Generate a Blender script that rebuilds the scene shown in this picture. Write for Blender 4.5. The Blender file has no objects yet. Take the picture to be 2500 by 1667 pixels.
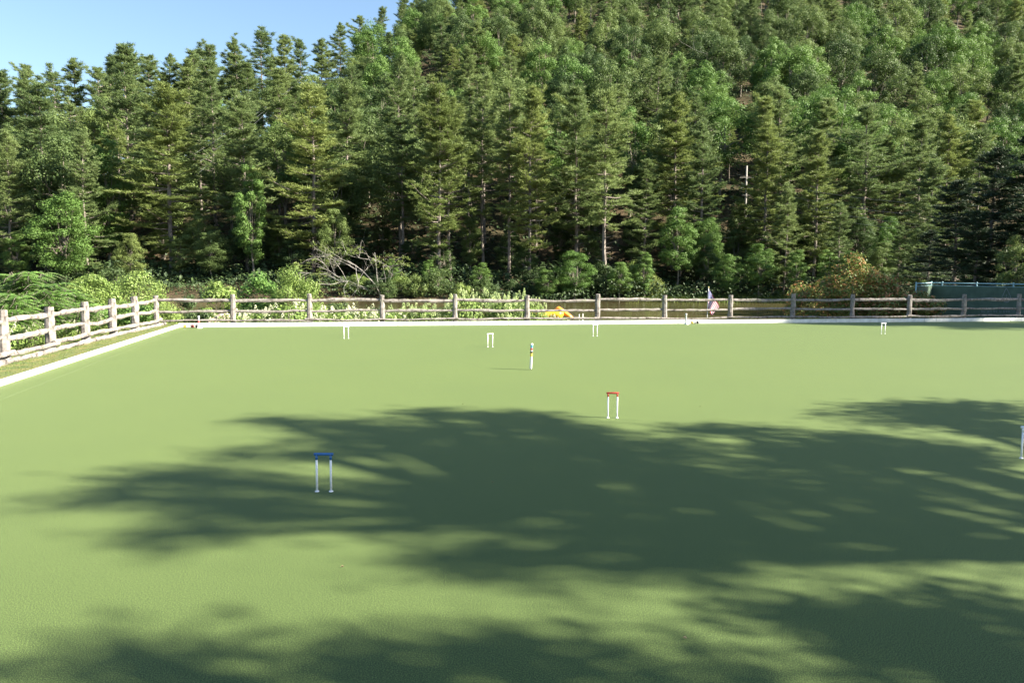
import bpy, math, random
import numpy as np
from mathutils import Matrix, Vector, Euler

# ------------------------------------------------------------------ camera, sky, sun
scene = bpy.context.scene
COL = scene.collection
F_PX, PITCH, ROLL, CAM_H = 1943.1, 0.0897, 0.0061, 1.7197
cam_data = bpy.data.cameras.new('camera')
cam_data.sensor_width = 36.0
cam_data.lens = 36.0 * F_PX / 2500.0
cam_data.clip_start = 0.05
cam_data.clip_end = 6000
cam = bpy.data.objects.new('camera', cam_data)
COL.objects.link(cam)
cam.matrix_world = Matrix.Translation((0, 0, CAM_H)) @ Matrix.Rotation(math.pi / 2 - PITCH, 4, 'X') @ Matrix.Rotation(ROLL, 4, 'Z')
scene.camera = cam

SUN_EL, SUN_AZ = math.radians(32.2), math.radians(-12.0)       # sun stands to the right, a little behind the camera
SUN = np.array([math.cos(SUN_AZ) * math.cos(SUN_EL), math.sin(SUN_AZ) * math.cos(SUN_EL), math.sin(SUN_EL)])
world = bpy.data.worlds.new('World')
scene.world = world
world.use_nodes = True
wn = world.node_tree
wn.nodes.clear()
sky = wn.nodes.new('ShaderNodeTexSky')
sky.sky_type = 'NISHITA'
sky.sun_disc = False
sky.sun_elevation = SUN_EL
sky.sun_rotation = math.radians(90) - SUN_AZ
sky.air_density = 1.2
sky.dust_density = 0.8
sky.ozone_density = 3.2
bg = wn.nodes.new('ShaderNodeBackground')
bg.inputs['Strength'].default_value = 0.05
wo = wn.nodes.new('ShaderNodeOutputWorld')
wn.links.new(sky.outputs[0], bg.inputs[0])
wn.links.new(bg.outputs[0], wo.inputs[0])
sun_data = bpy.data.lights.new('sun', 'SUN')
sun_data.energy = 5.0
sun_data.angle = math.radians(0.53)
sun_data.color = (1.0, 0.92, 0.76)
sun = bpy.data.objects.new('sun', sun_data)
COL.objects.link(sun)
sun.rotation_euler = Vector(SUN).to_track_quat('Z', 'Y').to_euler()
vs = scene.view_settings
vs.view_transform = 'Standard'
vs.look = 'None'
vs.exposure = 2.25
vs.gamma = 1.0
scene.cycles.max_bounces = 8
scene.cycles.transparent_max_bounces = 8

R = random.Random(7)
RS = np.random.RandomState(7)

# ------------------------------------------------------------------ pixel helpers (pixels of the 2500 wide photograph)
def ray(px, py):
    x, y = px - 1250.0, py - 833.5
    x, y = x * math.cos(ROLL) + y * math.sin(ROLL), -x * math.sin(ROLL) + y * math.cos(ROLL)
    u = -y
    return np.array([x, F_PX * math.cos(PITCH) + u * math.sin(PITCH), u * math.cos(PITCH) - F_PX * math.sin(PITCH)])
def ground(px, py, z=0.0):
    r = ray(px, py)
    return r * ((z - CAM_H) / r[2]) + np.array([0, 0, CAM_H])
def at(px, py, Y):
    r = ray(px, py)
    return r * (Y / r[1]) + np.array([0, 0, CAM_H])
YAW, CX, CY = 0.1931, 0.3495, 13.4802
CC, SS = math.cos(YAW), math.sin(YAW)
def court(u, v, z=0.0):
    return np.array([CX + u * CC - v * SS, CY + u * SS + v * CC, z])
def uv_of(x, y):
    return (x - CX) * CC + (y - CY) * SS, -(x - CX) * SS + (y - CY) * CC
def u_at_px(px, v, z=0.1):
    lo, hi = -40.0, 60.0
    for _ in range(50):
        m = (lo + hi) / 2
        p = court(m, v, z)
        d = p[1] * math.cos(PITCH) - (p[2] - CAM_H) * math.sin(PITCH)
        uu = p[1] * math.sin(PITCH) + (p[2] - CAM_H) * math.cos(PITCH)
        x, y = F_PX * p[0] / d, -F_PX * uu / d
        q = 1250 + x * math.cos(ROLL) - y * math.sin(ROLL)
        if q < px: lo = m
        else: hi = m
    return lo
EDGE_L, EDGE_B = 8.0, 11.30          # left and far edge of the lawn in court coordinates

# ------------------------------------------------------------------ object helpers
def link(name, data, parent=None, loc=None):
    o = bpy.data.objects.new(name, data)
    COL.objects.link(o)
    if parent is not None: o.parent = parent
    if loc is not None: o.location = tuple(loc)
    return o
def tag(o, label=None, cat=None, group=None, kind=None):
    if label: o['label'] = label
    if cat: o['category'] = cat
    if group: o['group'] = group
    if kind: o['kind'] = kind
    return o
def empty(name, loc=(0, 0, 0), label=None, cat=None, group=None, rz=0.0):
    o = link(name, None, None, loc)
    o.empty_display_size = 0.1
    o.rotation_euler = (0, 0, rz)
    return tag(o, label, cat, group)
def mesh(name, V, faces, mats=(), idx=None, smooth=False):
    """faces: int array (n,3) or (n,4), or list of such arrays"""
    V = np.asarray(V, dtype=np.float32)
    if not (isinstance(faces, list) and np.ndim(faces[0]) == 2): faces = [faces]
    faces = [np.asarray(f, dtype=np.int32) for f in faces if len(f)]
    loops = np.concatenate([f.ravel() for f in faces])
    tot = np.concatenate([np.full(len(f), f.shape[1], dtype=np.int32) for f in faces])
    start = np.concatenate([[0], np.cumsum(tot)[:-1]]).astype(np.int32)
    m = bpy.data.meshes.new(name)
    m.vertices.add(len(V)); m.vertices.foreach_set('co', V.ravel())
    m.loops.add(len(loops)); m.loops.foreach_set('vertex_index', loops)
    m.polygons.add(len(tot)); m.polygons.foreach_set('loop_start', start); m.polygons.foreach_set('loop_total', tot)
    for mt in mats: m.materials.append(mt)
    if idx is not None: m.polygons.foreach_set('material_index', np.asarray(idx, dtype=np.int32))
    m.polygons.foreach_set('use_smooth', np.full(len(tot), smooth, dtype=bool))
    m.update(calc_edges=True)
    m.validate()
    return m
class MB:
    """collects quads and triangles"""
    def __init__(s): s.v, s.q, s.t, s.n = [], [], [], 0
    def add(s, V, Q=None, T=None):
        V = np.asarray(V, float); s.v.append(V)
        if Q is not None and len(Q): s.q.append(np.asarray(Q) + s.n)
        if T is not None and len(T): s.t.append(np.asarray(T) + s.n)
        s.n += len(V); return s
    def box(s, c, d, rz=0.0, taper=1.0):
        x, y, z = [k / 2 for k in d]
        V = np.array([[-x, -y, -z], [x, -y, -z], [x, y, -z], [-x, y, -z], [-x * taper, -y * taper, z], [x * taper, -y * taper, z], [x * taper, y * taper, z], [-x * taper, y * taper, z]])
        ca, sa = math.cos(rz), math.sin(rz)
        V = V @ np.array([[ca, sa, 0], [-sa, ca, 0], [0, 0, 1]]) + np.array(c)
        return s.add(V, [[0, 3, 2, 1], [4, 5, 6, 7], [0, 1, 5, 4], [1, 2, 6, 5], [2, 3, 7, 6], [3, 0, 4, 7]])
    def tube(s, P, rad, sides=6, flat=1.0, rough=0.0, rs=None):
        P = np.asarray(P, float); n = len(P)
        rad = np.broadcast_to(np.asarray(rad, float), (n,))
        T = np.gradient(P, axis=0); T /= np.linalg.norm(T, axis=1)[:, None] + 1e-9
        ref = np.array([0, 0, 1.0]) if abs(T[:, 2]).mean() < 0.8 else np.array([1.0, 0, 0])
        A = np.cross(T, ref); A /= np.linalg.norm(A, axis=1)[:, None] + 1e-9
        B = np.cross(A, T)
        th = np.arange(sides) * 2 * math.pi / sides
        rr = rad[:, None] * np.ones((n, sides))
        if rough and rs is not None: rr = rr * (1 + rs.uniform(-rough, rough, (n, sides)))
        V = P[:, None, :] + (A[:, None, :] * np.cos(th)[None, :, None] * flat + B[:, None, :] * np.sin(th)[None, :, None]) * rr[:, :, None]
        V = V.reshape(-1, 3)
        i = np.arange(n - 1)[:, None] * sides; j = np.arange(sides)[None, :]; k = (j + 1) % sides
        Q = np.stack([i + j, i + k, i + sides + k, i + sides + j], -1).reshape(-1, 4)
        V = np.vstack([V, P[:1], P[-1:]])
        c0, c1 = n * sides, n * sides + 1
        jj = np.arange(sides); kk = (jj + 1) % sides
        T3 = np.vstack([np.stack([np.full(sides, c0), kk, jj], -1), np.stack([np.full(sides, c1), (n - 1) * sides + jj, (n - 1) * sides + kk], -1)])
        return s.add(V, Q, T3)
    def lathe(s, prof, c=(0, 0, 0), sides=16):
        prof = np.asarray(prof, float); n = len(prof)
        th = np.arange(sides) * 2 * math.pi / sides
        V = np.stack([prof[:, 0, None] * np.cos(th), prof[:, 0, None] * np.sin(th), np.repeat(prof[:, 1, None], sides, 1)], -1).reshape(-1, 3) + np.array(c)
        i = np.arange(n - 1)[:, None] * sides; j = np.arange(sides)[None, :]; k = (j + 1) % sides
        Q = np.stack([i + j, i + k, i + sides + k, i + sides + j], -1).reshape(-1, 4)
        return s.add(V, Q)
    def build(s, name, mat, smooth=False):
        f = []
        if s.q: f.append(np.concatenate(s.q))
        if s.t: f.append(np.concatenate(s.t))
        return mesh(name, np.concatenate(s.v), f, [mat] if mat else [], None, smooth)

# ------------------------------------------------------------------ materials
def new_mat(name):
    m = bpy.data.materials.new(name); m.use_nodes = True
    nt = m.node_tree
    return m, nt, nt.nodes['Principled BSDF'], nt.nodes['Material Output']
def N(nt, kind, **kw):
    n = nt.nodes.new(kind)
    for k, v in kw.items(): setattr(n, k, v)
    return n
def ramp(nt, fac, stops):
    r = N(nt, 'ShaderNodeValToRGB')
    e = r.color_ramp.elements
    e[0].position, e[0].color = stops[0][0], (*stops[0][1], 1)
    e[1].position, e[1].color = stops[-1][0], (*stops[-1][1], 1)
    for p, c in stops[1:-1]:
        k = e.new(p); k.color = (*c, 1)
    nt.links.new(fac, r.inputs[0])
    return r.outputs[0]
def noise(nt, scale, detail=3.0, rough=0.5, vec=None, stretch=None, coord='Object'):
    tc = N(nt, 'ShaderNodeTexCoord')
    v = tc.outputs[coord]
    if stretch:
        mp = N(nt, 'ShaderNodeMapping'); mp.inputs['Scale'].default_value = stretch
        nt.links.new(v, mp.inputs[0]); v = mp.outputs[0]
    n = N(nt, 'ShaderNodeTexNoise')
    n.inputs['Scale'].default_value = scale; n.inputs['Detail'].default_value = detail; n.inputs['Roughness'].default_value = rough
    nt.links.new(v, n.inputs['Vector'])
    return n.outputs['Fac']
def bump(nt, bsdf, h, strength=0.5, dist=0.01):
    b = N(nt, 'ShaderNodeBump'); b.inputs['Strength'].default_value = strength; b.inputs['Distance'].default_value = dist
    nt.links.new(h, b.inputs['Height']); nt.links.new(b.outputs[0], bsdf.inputs['Normal'])
def plain(name, col, rough=0.5, var=0.12, scale=30.0, spec=0.5):
    m, nt, b, o = new_mat(name)
    f = noise(nt, scale, 4)
    c = ramp(nt, f, [(0.3, tuple(k * (1 - var) for k in col)), (0.7, tuple(min(1, k * (1 + var)) for k in col))])
    nt.links.new(c, b.inputs['Base Color'])
    b.inputs['Roughness'].default_value = rough
    b.inputs['Specular IOR Level'].default_value = spec
    return m
def leaf_mat(name, a, b_, transl=0.3, objvar=0.5, rough=0.55, tip=None):
    """per-leaf and per-plant colour variation between a and b_"""
    m, nt, b, o = new_mat(name)
    geo = N(nt, 'ShaderNodeNewGeometry'); oi = N(nt, 'ShaderNodeObjectInfo')
    mx = N(nt, 'ShaderNodeMath', operation='MULTIPLY'); mx.inputs[1].default_value = 1 - objvar
    nt.links.new(geo.outputs['Random Per Island'], mx.inputs[0])
    ma = N(nt, 'ShaderNodeMath', operation='MULTIPLY_ADD'); ma.inputs[1].default_value = objvar
    nt.links.new(oi.outputs['Random'], ma.inputs[0]); nt.links.new(mx.outputs[0], ma.inputs[2])
    c = ramp(nt, ma.outputs[0], [(0.1, a), (0.9, b_)] if not tip else [(0.05, a), (0.5, b_), (0.88, tip)])
    nt.links.new(c, b.inputs['Base Color'])
    b.inputs['Roughness'].default_value = rough
    b.inputs['Specular IOR Level'].default_value = 0.25
    tr = N(nt, 'ShaderNodeBsdfTranslucent'); nt.links.new(c, tr.inputs[0])
    mix = N(nt, 'ShaderNodeMixShader'); mix.inputs[0].default_value = transl
    nt.links.new(b.outputs[0], mix.inputs[1]); nt.links.new(tr.outputs[0], mix.inputs[2]); nt.links.new(mix.outputs[0], o.inputs[0])
    return m
M = {}
# lawn: artificial turf, fine speckle
m, nt, b, o = new_mat('turf')
f1 = noise(nt, 270, 2, 0.6); f2 = noise(nt, 0.5, 4, 0.6); f3 = noise(nt, 135, 2, 0.6)
mixf = N(nt, 'ShaderNodeMath', operation='MULTIPLY_ADD'); mixf.inputs[1].default_value = 0.45
nt.links.new(f3, mixf.inputs[0])
sc = N(nt, 'ShaderNodeMath', operation='MULTIPLY'); sc.inputs[1].default_value = 0.55
nt.links.new(f1, sc.inputs[0]); nt.links.new(sc.outputs[0], mixf.inputs[2])
c1 = ramp(nt, mixf.outputs[0], [(0.41, (0.003, 0.009, 0.0025)), (0.50, (0.0205, 0.047, 0.0095)), (0.59, (0.112, 0.165, 0.048))])
c2 = ramp(nt, f2, [(0.3, (0.90, 0.93, 0.92)), (0.7, (1.06, 1.04, 1.0))])
mul = N(nt, 'ShaderNodeMix', data_type='RGBA', blend_type='MULTIPLY'); mul.inputs[0].default_value = 1.0
nt.links.new(c1, mul.inputs[6]); nt.links.new(c2, mul.inputs[7]); nt.links.new(mul.outputs[2], b.inputs['Base Color'])
b.inputs['Roughness'].default_value = 0.75; b.inputs['Specular IOR Level'].default_value = 0.25
b.inputs['Sheen Weight'].default_value = 0.122; b.inputs['Sheen Roughness'].default_value = 0.5
b.inputs['Sheen Tint'].default_value = (0.86, 1.0, 0.40, 1)
bump(nt, b, mixf.outputs[0], 0.28, 0.005)
M['turf'] = m
# terrain: leaf litter, moss, bare earth
m, nt, b, o = new_mat('forest_floor')
f = noise(nt, 0.12, 6, 0.6); f2 = noise(nt, 2.5, 5, 0.7)
ad = N(nt, 'ShaderNodeMath', operation='MULTIPLY_ADD'); ad.inputs[1].default_value = 0.5
nt.links.new(f2, ad.inputs[0]); hf = N(nt, 'ShaderNodeMath', operation='MULTIPLY'); hf.inputs[1].default_value = 0.5
nt.links.new(f, hf.inputs[0]); nt.links.new(hf.outputs[0], ad.inputs[2])
c = ramp(nt, ad.outputs[0], [(0.35, (0.022, 0.028, 0.012)), (0.5, (0.050, 0.042, 0.024)), (0.66, (0.125, 0.085, 0.055))])
nt.links.new(c, b.inputs['Base Color']); b.inputs['Roughness'].default_value = 0.95; b.inputs['Specular IOR Level'].default_value = 0.1
bump(nt, b, f2, 0.8, 0.2)
M['floor'] = m
m, nt, b, o = new_mat('mossy_grass')
f = noise(nt, 3.0, 6, 0.7); f2 = noise(nt, 90, 3, 0.7)
c = ramp(nt, f, [(0.35, (0.060, 0.100, 0.025)), (0.5, (0.120, 0.140, 0.036)), (0.64, (0.20, 0.165, 0.055))])
nt.links.new(c, b.inputs['Base Color']); b.inputs['Roughness'].default_value = 0.9
bump(nt, b, f2, 0.9, 0.02)
M['verge'] = m
# muddy pond
m, nt, b, o = new_mat('muddy_water')
f = noise(nt, 0.08, 3, 0.5)
c = ramp(nt, f, [(0.35, (0.062, 0.053, 0.024)), (0.65, (0.10, 0.085, 0.040))])
nt.links.new(c, b.inputs['Base Color']); b.inputs['Roughness'].default_value = 0.09
b.inputs['IOR'].default_value = 1.33; b.inputs['Specular IOR Level'].default_value = 0.35
fb = noise(nt, 1.6, 4, 0.6, stretch=(0.5, 1.4, 1))
bump(nt, b, fb, 0.25, 0.05)
M['water'] = m
# weathered rail wood
m, nt, b, o = new_mat('weathered_wood')
f = noise(nt, 9, 6, 0.65); f2 = noise(nt, 5, 5, 0.6); f3 = noise(nt, 60, 4, 0.7)
c = ramp(nt, f, [(0.34, (0.055, 0.048, 0.044)), (0.47, (0.200, 0.178, 0.168)), (0.7, (0.31, 0.285, 0.27))])
cl = ramp(nt, f2, [(0.55, (0, 0, 0)), (0.68, (1, 1, 1))])
mx = N(nt, 'ShaderNodeMix', data_type='RGBA'); mx.inputs[7].default_value = (0.19, 0.205, 0.13, 1)
ml = N(nt, 'ShaderNodeMath', operation='MULTIPLY'); ml.inputs[1].default_value = 0.6
nt.links.new(cl, ml.inputs[0]); nt.links.new(ml.outputs[0], mx.inputs[0]); nt.links.new(c, mx.inputs[6])
nt.links.new(mx.outputs[2], b.inputs['Base Color']); b.inputs['Roughness'].default_value = 0.9; b.inputs['Specular IOR Level'].default_value = 0.15
bump(nt, b, f3, 0.7, 0.012)
M['rail'] = m
def bark(name, a, c2, scale=3.0):
    m, nt, b, o = new_mat(name)
    f = noise(nt, scale, 6, 0.7, stretch=(1, 1, 0.25))
    c = ramp(nt, f, [(0.35, a), (0.68, c2)])
    nt.links.new(c, b.inputs['Base Color']); b.inputs['Roughness'].default_value = 0.95; b.inputs['Specular IOR Level'].default_value = 0.1
    return m
M['pine_bark'] = bark('pine_bark', (0.10, 0.085, 0.075), (0.29, 0.25, 0.225))
M['bark'] = bark('broadleaf_bark', (0.11, 0.095, 0.08), (0.27, 0.24, 0.20))
M['dead_wood'] = bark('dead_wood', (0.20, 0.185, 0.17), (0.42, 0.40, 0.37))
M['pine'] = leaf_mat('pine_needles', (0.078, 0.128, 0.048), (0.205, 0.262, 0.090), 0.40, 0.5)
M['pine_yellow'] = leaf_mat('pine_needles_yellowish', (0.110, 0.155, 0.045), (0.220, 0.265, 0.078), 0.38, 0.4)
M['broad'] = leaf_mat('broad_leaves', (0.046, 0.086, 0.030), (0.162, 0.220, 0.066), 0.36, 0.65)
M['shaded_evergreen'] = leaf_mat('shade_darkened_needles', (0.018, 0.038, 0.019), (0.050, 0.080, 0.034), 0.15, 0.4)  # shade over the right-edge trees, put into a near-black needle colour
M['broad_bright'] = leaf_mat('bright_leaves', (0.075, 0.150, 0.032), (0.150, 0.240, 0.060), 0.32, 0.45)
M['shrub'] = leaf_mat('shrub_leaves', (0.120, 0.195, 0.042), (0.260, 0.335, 0.100), 0.32, 0.35, 0.45)
M['shrub_dark'] = leaf_mat('dark_shrub_leaves', (0.030, 0.060, 0.022), (0.080, 0.120, 0.040), 0.25, 0.4)
M['shaded_undergrowth'] = leaf_mat('shade_darkened_leaves', (0.018, 0.038, 0.015), (0.056, 0.088, 0.030), 0.2, 0.2)  # undergrowth leaf colour darkened to paint in shade on the bank and between crowns
M['sumac'] = leaf_mat('pinnate_leaves', (0.080, 0.170, 0.038), (0.170, 0.280, 0.070), 0.35, 0.2)
M['hydrangea'] = leaf_mat('hydrangea_leaves', (0.095, 0.165, 0.035), (0.220, 0.300, 0.080), 0.3, 0.3)
M['petal'] = leaf_mat('cream_petals', (0.50, 0.55, 0.32), (0.82, 0.80, 0.64), 0.25, 0.2)
M['petal_green'] = leaf_mat('greenish_petals', (0.30, 0.40, 0.15), (0.56, 0.62, 0.33), 0.25, 0.2)
M['maple'] = leaf_mat('reddening_leaves', (0.085, 0.150, 0.036), (0.190, 0.220, 0.055), 0.3, 0.15, 0.5, tip=(0.40, 0.165, 0.085))
M['grass'] = leaf_mat('shore_grass_blades', (0.075, 0.125, 0.025), (0.165, 0.215, 0.045), 0.3, 0.1)
M['white'] = plain('white_paint', (0.66, 0.66, 0.64), 0.5, 0.16, 5)
M['white_metal'] = plain('white_enamel', (0.80, 0.80, 0.82), 0.3, 0.05, 40)
M['blue'] = plain('blue_enamel', (0.025, 0.115, 0.32), 0.25, 0.15, 40)
M['red'] = plain('red_enamel', (0.42, 0.045, 0.025), 0.35, 0.15, 40)
M['band_blue'] = plain('light_blue_paint', (0.09, 0.35, 0.52), 0.4, 0.1, 60)
M['band_red'] = plain('red_paint', (0.48, 0.08, 0.08), 0.4, 0.1, 60)
M['band_black'] = plain('black_paint', (0.03, 0.03, 0.032), 0.4, 0.2, 60)
M['band_yellow'] = plain('yellow_paint', (0.72, 0.50, 0.08), 0.4, 0.1, 60)
M['ball_yellow'] = plain('yellow_ball', (0.66, 0.42, 0.07), 0.35, 0.1, 40)
M['ball_red'] = plain('dull_red_ball', (0.36, 0.08, 0.07), 0.35, 0.1, 40)
M['ball_pink'] = plain('greyish_pink_ball', (0.30, 0.17, 0.18), 0.4, 0.1, 40)
M['ball_black'] = plain('black_ball', (0.018, 0.018, 0.022), 0.3, 0.2, 40)
M['float_yellow'] = plain('yellow_plastic', (0.78, 0.47, 0.035), 0.3, 0.1, 3)
M['float_orange'] = plain('orange_plastic', (0.74, 0.31, 0.035), 0.35, 0.1, 3)
M['dark_strap'] = plain('dark_strap', (0.05, 0.05, 0.06), 0.6, 0.1, 10)
M['screen'] = plain('green_windscreen', (0.085, 0.125, 0.090), 0.8, 0.2, 2.0, 0.2)
M['screen_print'] = plain('faint_windscreen_print', (0.17, 0.205, 0.19), 0.8, 0.2, 6.0, 0.2)
M['pipe'] = plain('pale_teal_pipe', (0.24, 0.40, 0.42), 0.4, 0.1, 5)
M['rock'] = plain('tan_rock', (0.42, 0.33, 0.25), 0.9, 0.3, 8)
M['earth'] = plain('bare_earth', (0.16, 0.105, 0.07), 0.95, 0.35, 1.5)
M['pole_wood'] = plain('bleached_pole', (0.24, 0.225, 0.21), 0.8, 0.2, 4)
M['wire'] = plain('aluminium_wire', (0.16, 0.17, 0.18), 0.5, 0.05, 5)
M['string'] = plain('white_string', (0.20, 0.25, 0.14), 0.7, 0.1, 20)
M['flag_red'] = plain('flag_red', (0.42, 0.05, 0.09), 0.8, 0.1, 20)
M['flag_white'] = plain('flag_white', (0.78, 0.74, 0.76), 0.8, 0.05, 20)
M['flag_blue'] = plain('flag_blue', (0.035, 0.045, 0.20), 0.8, 0.1, 20)
M['gold'] = plain('gilded_knob', (0.60, 0.48, 0.20), 0.35, 0.1, 20)
M['dry_leaf'] = plain('dry_leaf', (0.36, 0.27, 0.16), 0.8, 0.2, 60)

# ------------------------------------------------------------------ terrain
WATER_Z = -2.0
def shore_y(x): return 95 + 2.2 * np.sin(0.07 * x + 0.5) + 1.2 * np.sin(0.19 * x)
def smooth(t): t = np.clip(t, 0, 1); return t * t * (3 - 2 * t)
def hill_params(a):
    s = np.interp(a, [-0.7, -0.55, -0.42, -0.3, -0.23, -0.2, -0.136, -0.05, 0.3, 0.7], [0.30, 0.32, 0.37, 0.38, 0.375, 0.40, 0.45, 0.50, 0.50, 0.48])
    r = np.interp(a, [-0.7, -0.55, -0.42, -0.3, -0.23, -0.2, -0.136, -0.05, 0.3, 0.7], [158, 165, 183, 202, 212, 235, 270, 330, 350, 350])
    return s, r
def T(x, y):
    x = np.asarray(x, float); y = np.asarray(y, float)
    u, v = uv_of(x, y)
    d = np.maximum(np.maximum(-(u + 10.0), v - 13.2), 0)
    z = -0.05 - 0.42 * d
    flat = -1.95 - 0.05 * np.sin(x * 0.3)
    right = smooth((x - 0.32 * y) / 6.0) * smooth((80 - y) / 10.0)
    z = np.maximum(z, -3.2 + right * (flat + 3.2))
    sh = shore_y(x)
    far = y - sh
    a = x / np.maximum(y, 20.0)
    s, r = hill_params(a)
    yy = np.minimum(y, r) - np.maximum(y - r, 0) * 0.6
    zf = -2.05 + 0.22 * np.clip(far, 0, np.maximum(112 - sh, 1)) + np.where(yy > 112, s * (yy - 112), np.where(y > 150, yy - 112, 0))
    zf = zf + 0.9 * np.sin(x * 0.06 + y * 0.045) * smooth((y - 115) / 30)
    w = smooth((far + 6) / 8.0)
    zf = np.where(far < 0, -2.05 + 0.3 * far, zf)
    return np.where(y > 80, np.maximum(z * (1 - w) + zf * w, -3.2), z)
gy = np.concatenate([np.arange(-400, -20, 40), np.arange(-20, 45, 1.0), np.arange(45, 90, 3), np.arange(90, 125, 1.5), np.arange(125, 380, 6), [420, 500, 650, 900]])
gx = np.concatenate([[-1500, -900, -600, -400], np.arange(-300, -60, 10), np.arange(-60, -20, 2.5), np.arange(-20, 30, 1.0), np.arange(30, 80, 2.5), np.arange(80, 301, 10), [400, 600, 900, 1500]])
X, Y = np.meshgrid(gx, gy)
Z = T(X, Y)
nx, ny = len(gx), len(gy)
i, j = np.meshgrid(np.arange(nx - 1), np.arange(ny - 1))
k = (j * nx + i).ravel()
terrain = link('terrain', mesh('terrain', np.stack([X, Y, Z], -1).reshape(-1, 3), np.stack([k, k + 1, k + nx + 1, k + nx], -1), [M['floor']], None, True))
tag(terrain, kind='structure')
water = link('pond_water', mesh('pond_water', [[-260, 14, WATER_Z], [260, 14, WATER_Z], [260, 112, WATER_Z], [-260, 112, WATER_Z]], [[0, 1, 2, 3]], [M['water']]))
tag(water, kind='structure')
lawn = link('lawn', mesh('lawn', [court(-EDGE_L, -40), court(45, -40), court(45, EDGE_B), court(-EDGE_L, EDGE_B)], [[0, 1, 2, 3]], [M['turf']]))
tag(lawn, kind='structure')
verge_pts = [court(-10.3, -30, -0.015), court(-EDGE_L - 0.04, -30, 0.012), court(-EDGE_L - 0.04, EDGE_B + 0.04, 0.012), court(45, EDGE_B + 0.04, 0.012), court(45, 13.3, -0.02), court(-10.3, 13.3, -0.015)]
verge = link('grass_verge', mesh('grass_verge', verge_pts, [[0, 1, 2, 5], [2, 3, 4, 5]], [M['verge']]))
tag(verge, kind='structure')

# ------------------------------------------------------------------ foliage generators (vectorised)
def unit(v): return v / (np.linalg.norm(v, axis=-1, keepdims=True) + 1e-9)
def leaf_quads(Cn, Nn, size, aspect, rs, dirs=None):
    """diamond leaves: centres, normals, lengths"""
    n = len(Cn)
    t = dirs if dirs is not None else rs.normal(size=(n, 3))
    t = unit(t - Nn * (t * Nn).sum(1, keepdims=True))
    bt = np.cross(Nn, t)
    L = (size if np.ndim(size) else np.full(n, size))[:, None]
    W = L * aspect
    V = np.stack([Cn - t * L * 0.5, Cn + bt * W * 0.5 - t * L * 0.05, Cn + t * L * 0.5 - Nn * L * 0.10, Cn - bt * W * 0.5 - t * L * 0.05], 1).reshape(-1, 3)
    k = np.arange(n)[:, None] * 4
    return V, k + np.array([[0, 1, 2, 3]])
def blades(P, D, L, W, rs, spread=1.0):
    """thin triangles from P along D"""
    n = len(P)
    s = unit(np.cross(D, rs.normal(size=(n, 3)) * spread + np.array([0, 0, 1.0 - min(spread, 1)])))
    V = np.stack([P - s * W * 0.5, P + s * W * 0.5, P + D * L[:, None]], 1).reshape(-1, 3)
    return V, np.arange(n * 3).reshape(-1, 3)
def tufts(Cn, out, rs, per=10, L=0.54, W=0.085):
    n = len(Cn)
    C2 = np.repeat(Cn, per, 0) + rs.normal(size=(n * per, 3)) * np.array([0.20, 0.20, 0.045])
    o2 = np.repeat(out, per, 0)
    D = unit(o2 * 0.7 + rs.normal(size=(n * per, 3)) * np.array([0.80, 0.80, 0.26]) + np.array([0, 0, 0.26]))
    return blades(C2, D, rs.uniform(0.6, 1.2, n * per) * L, W, rs, 0.55)
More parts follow.
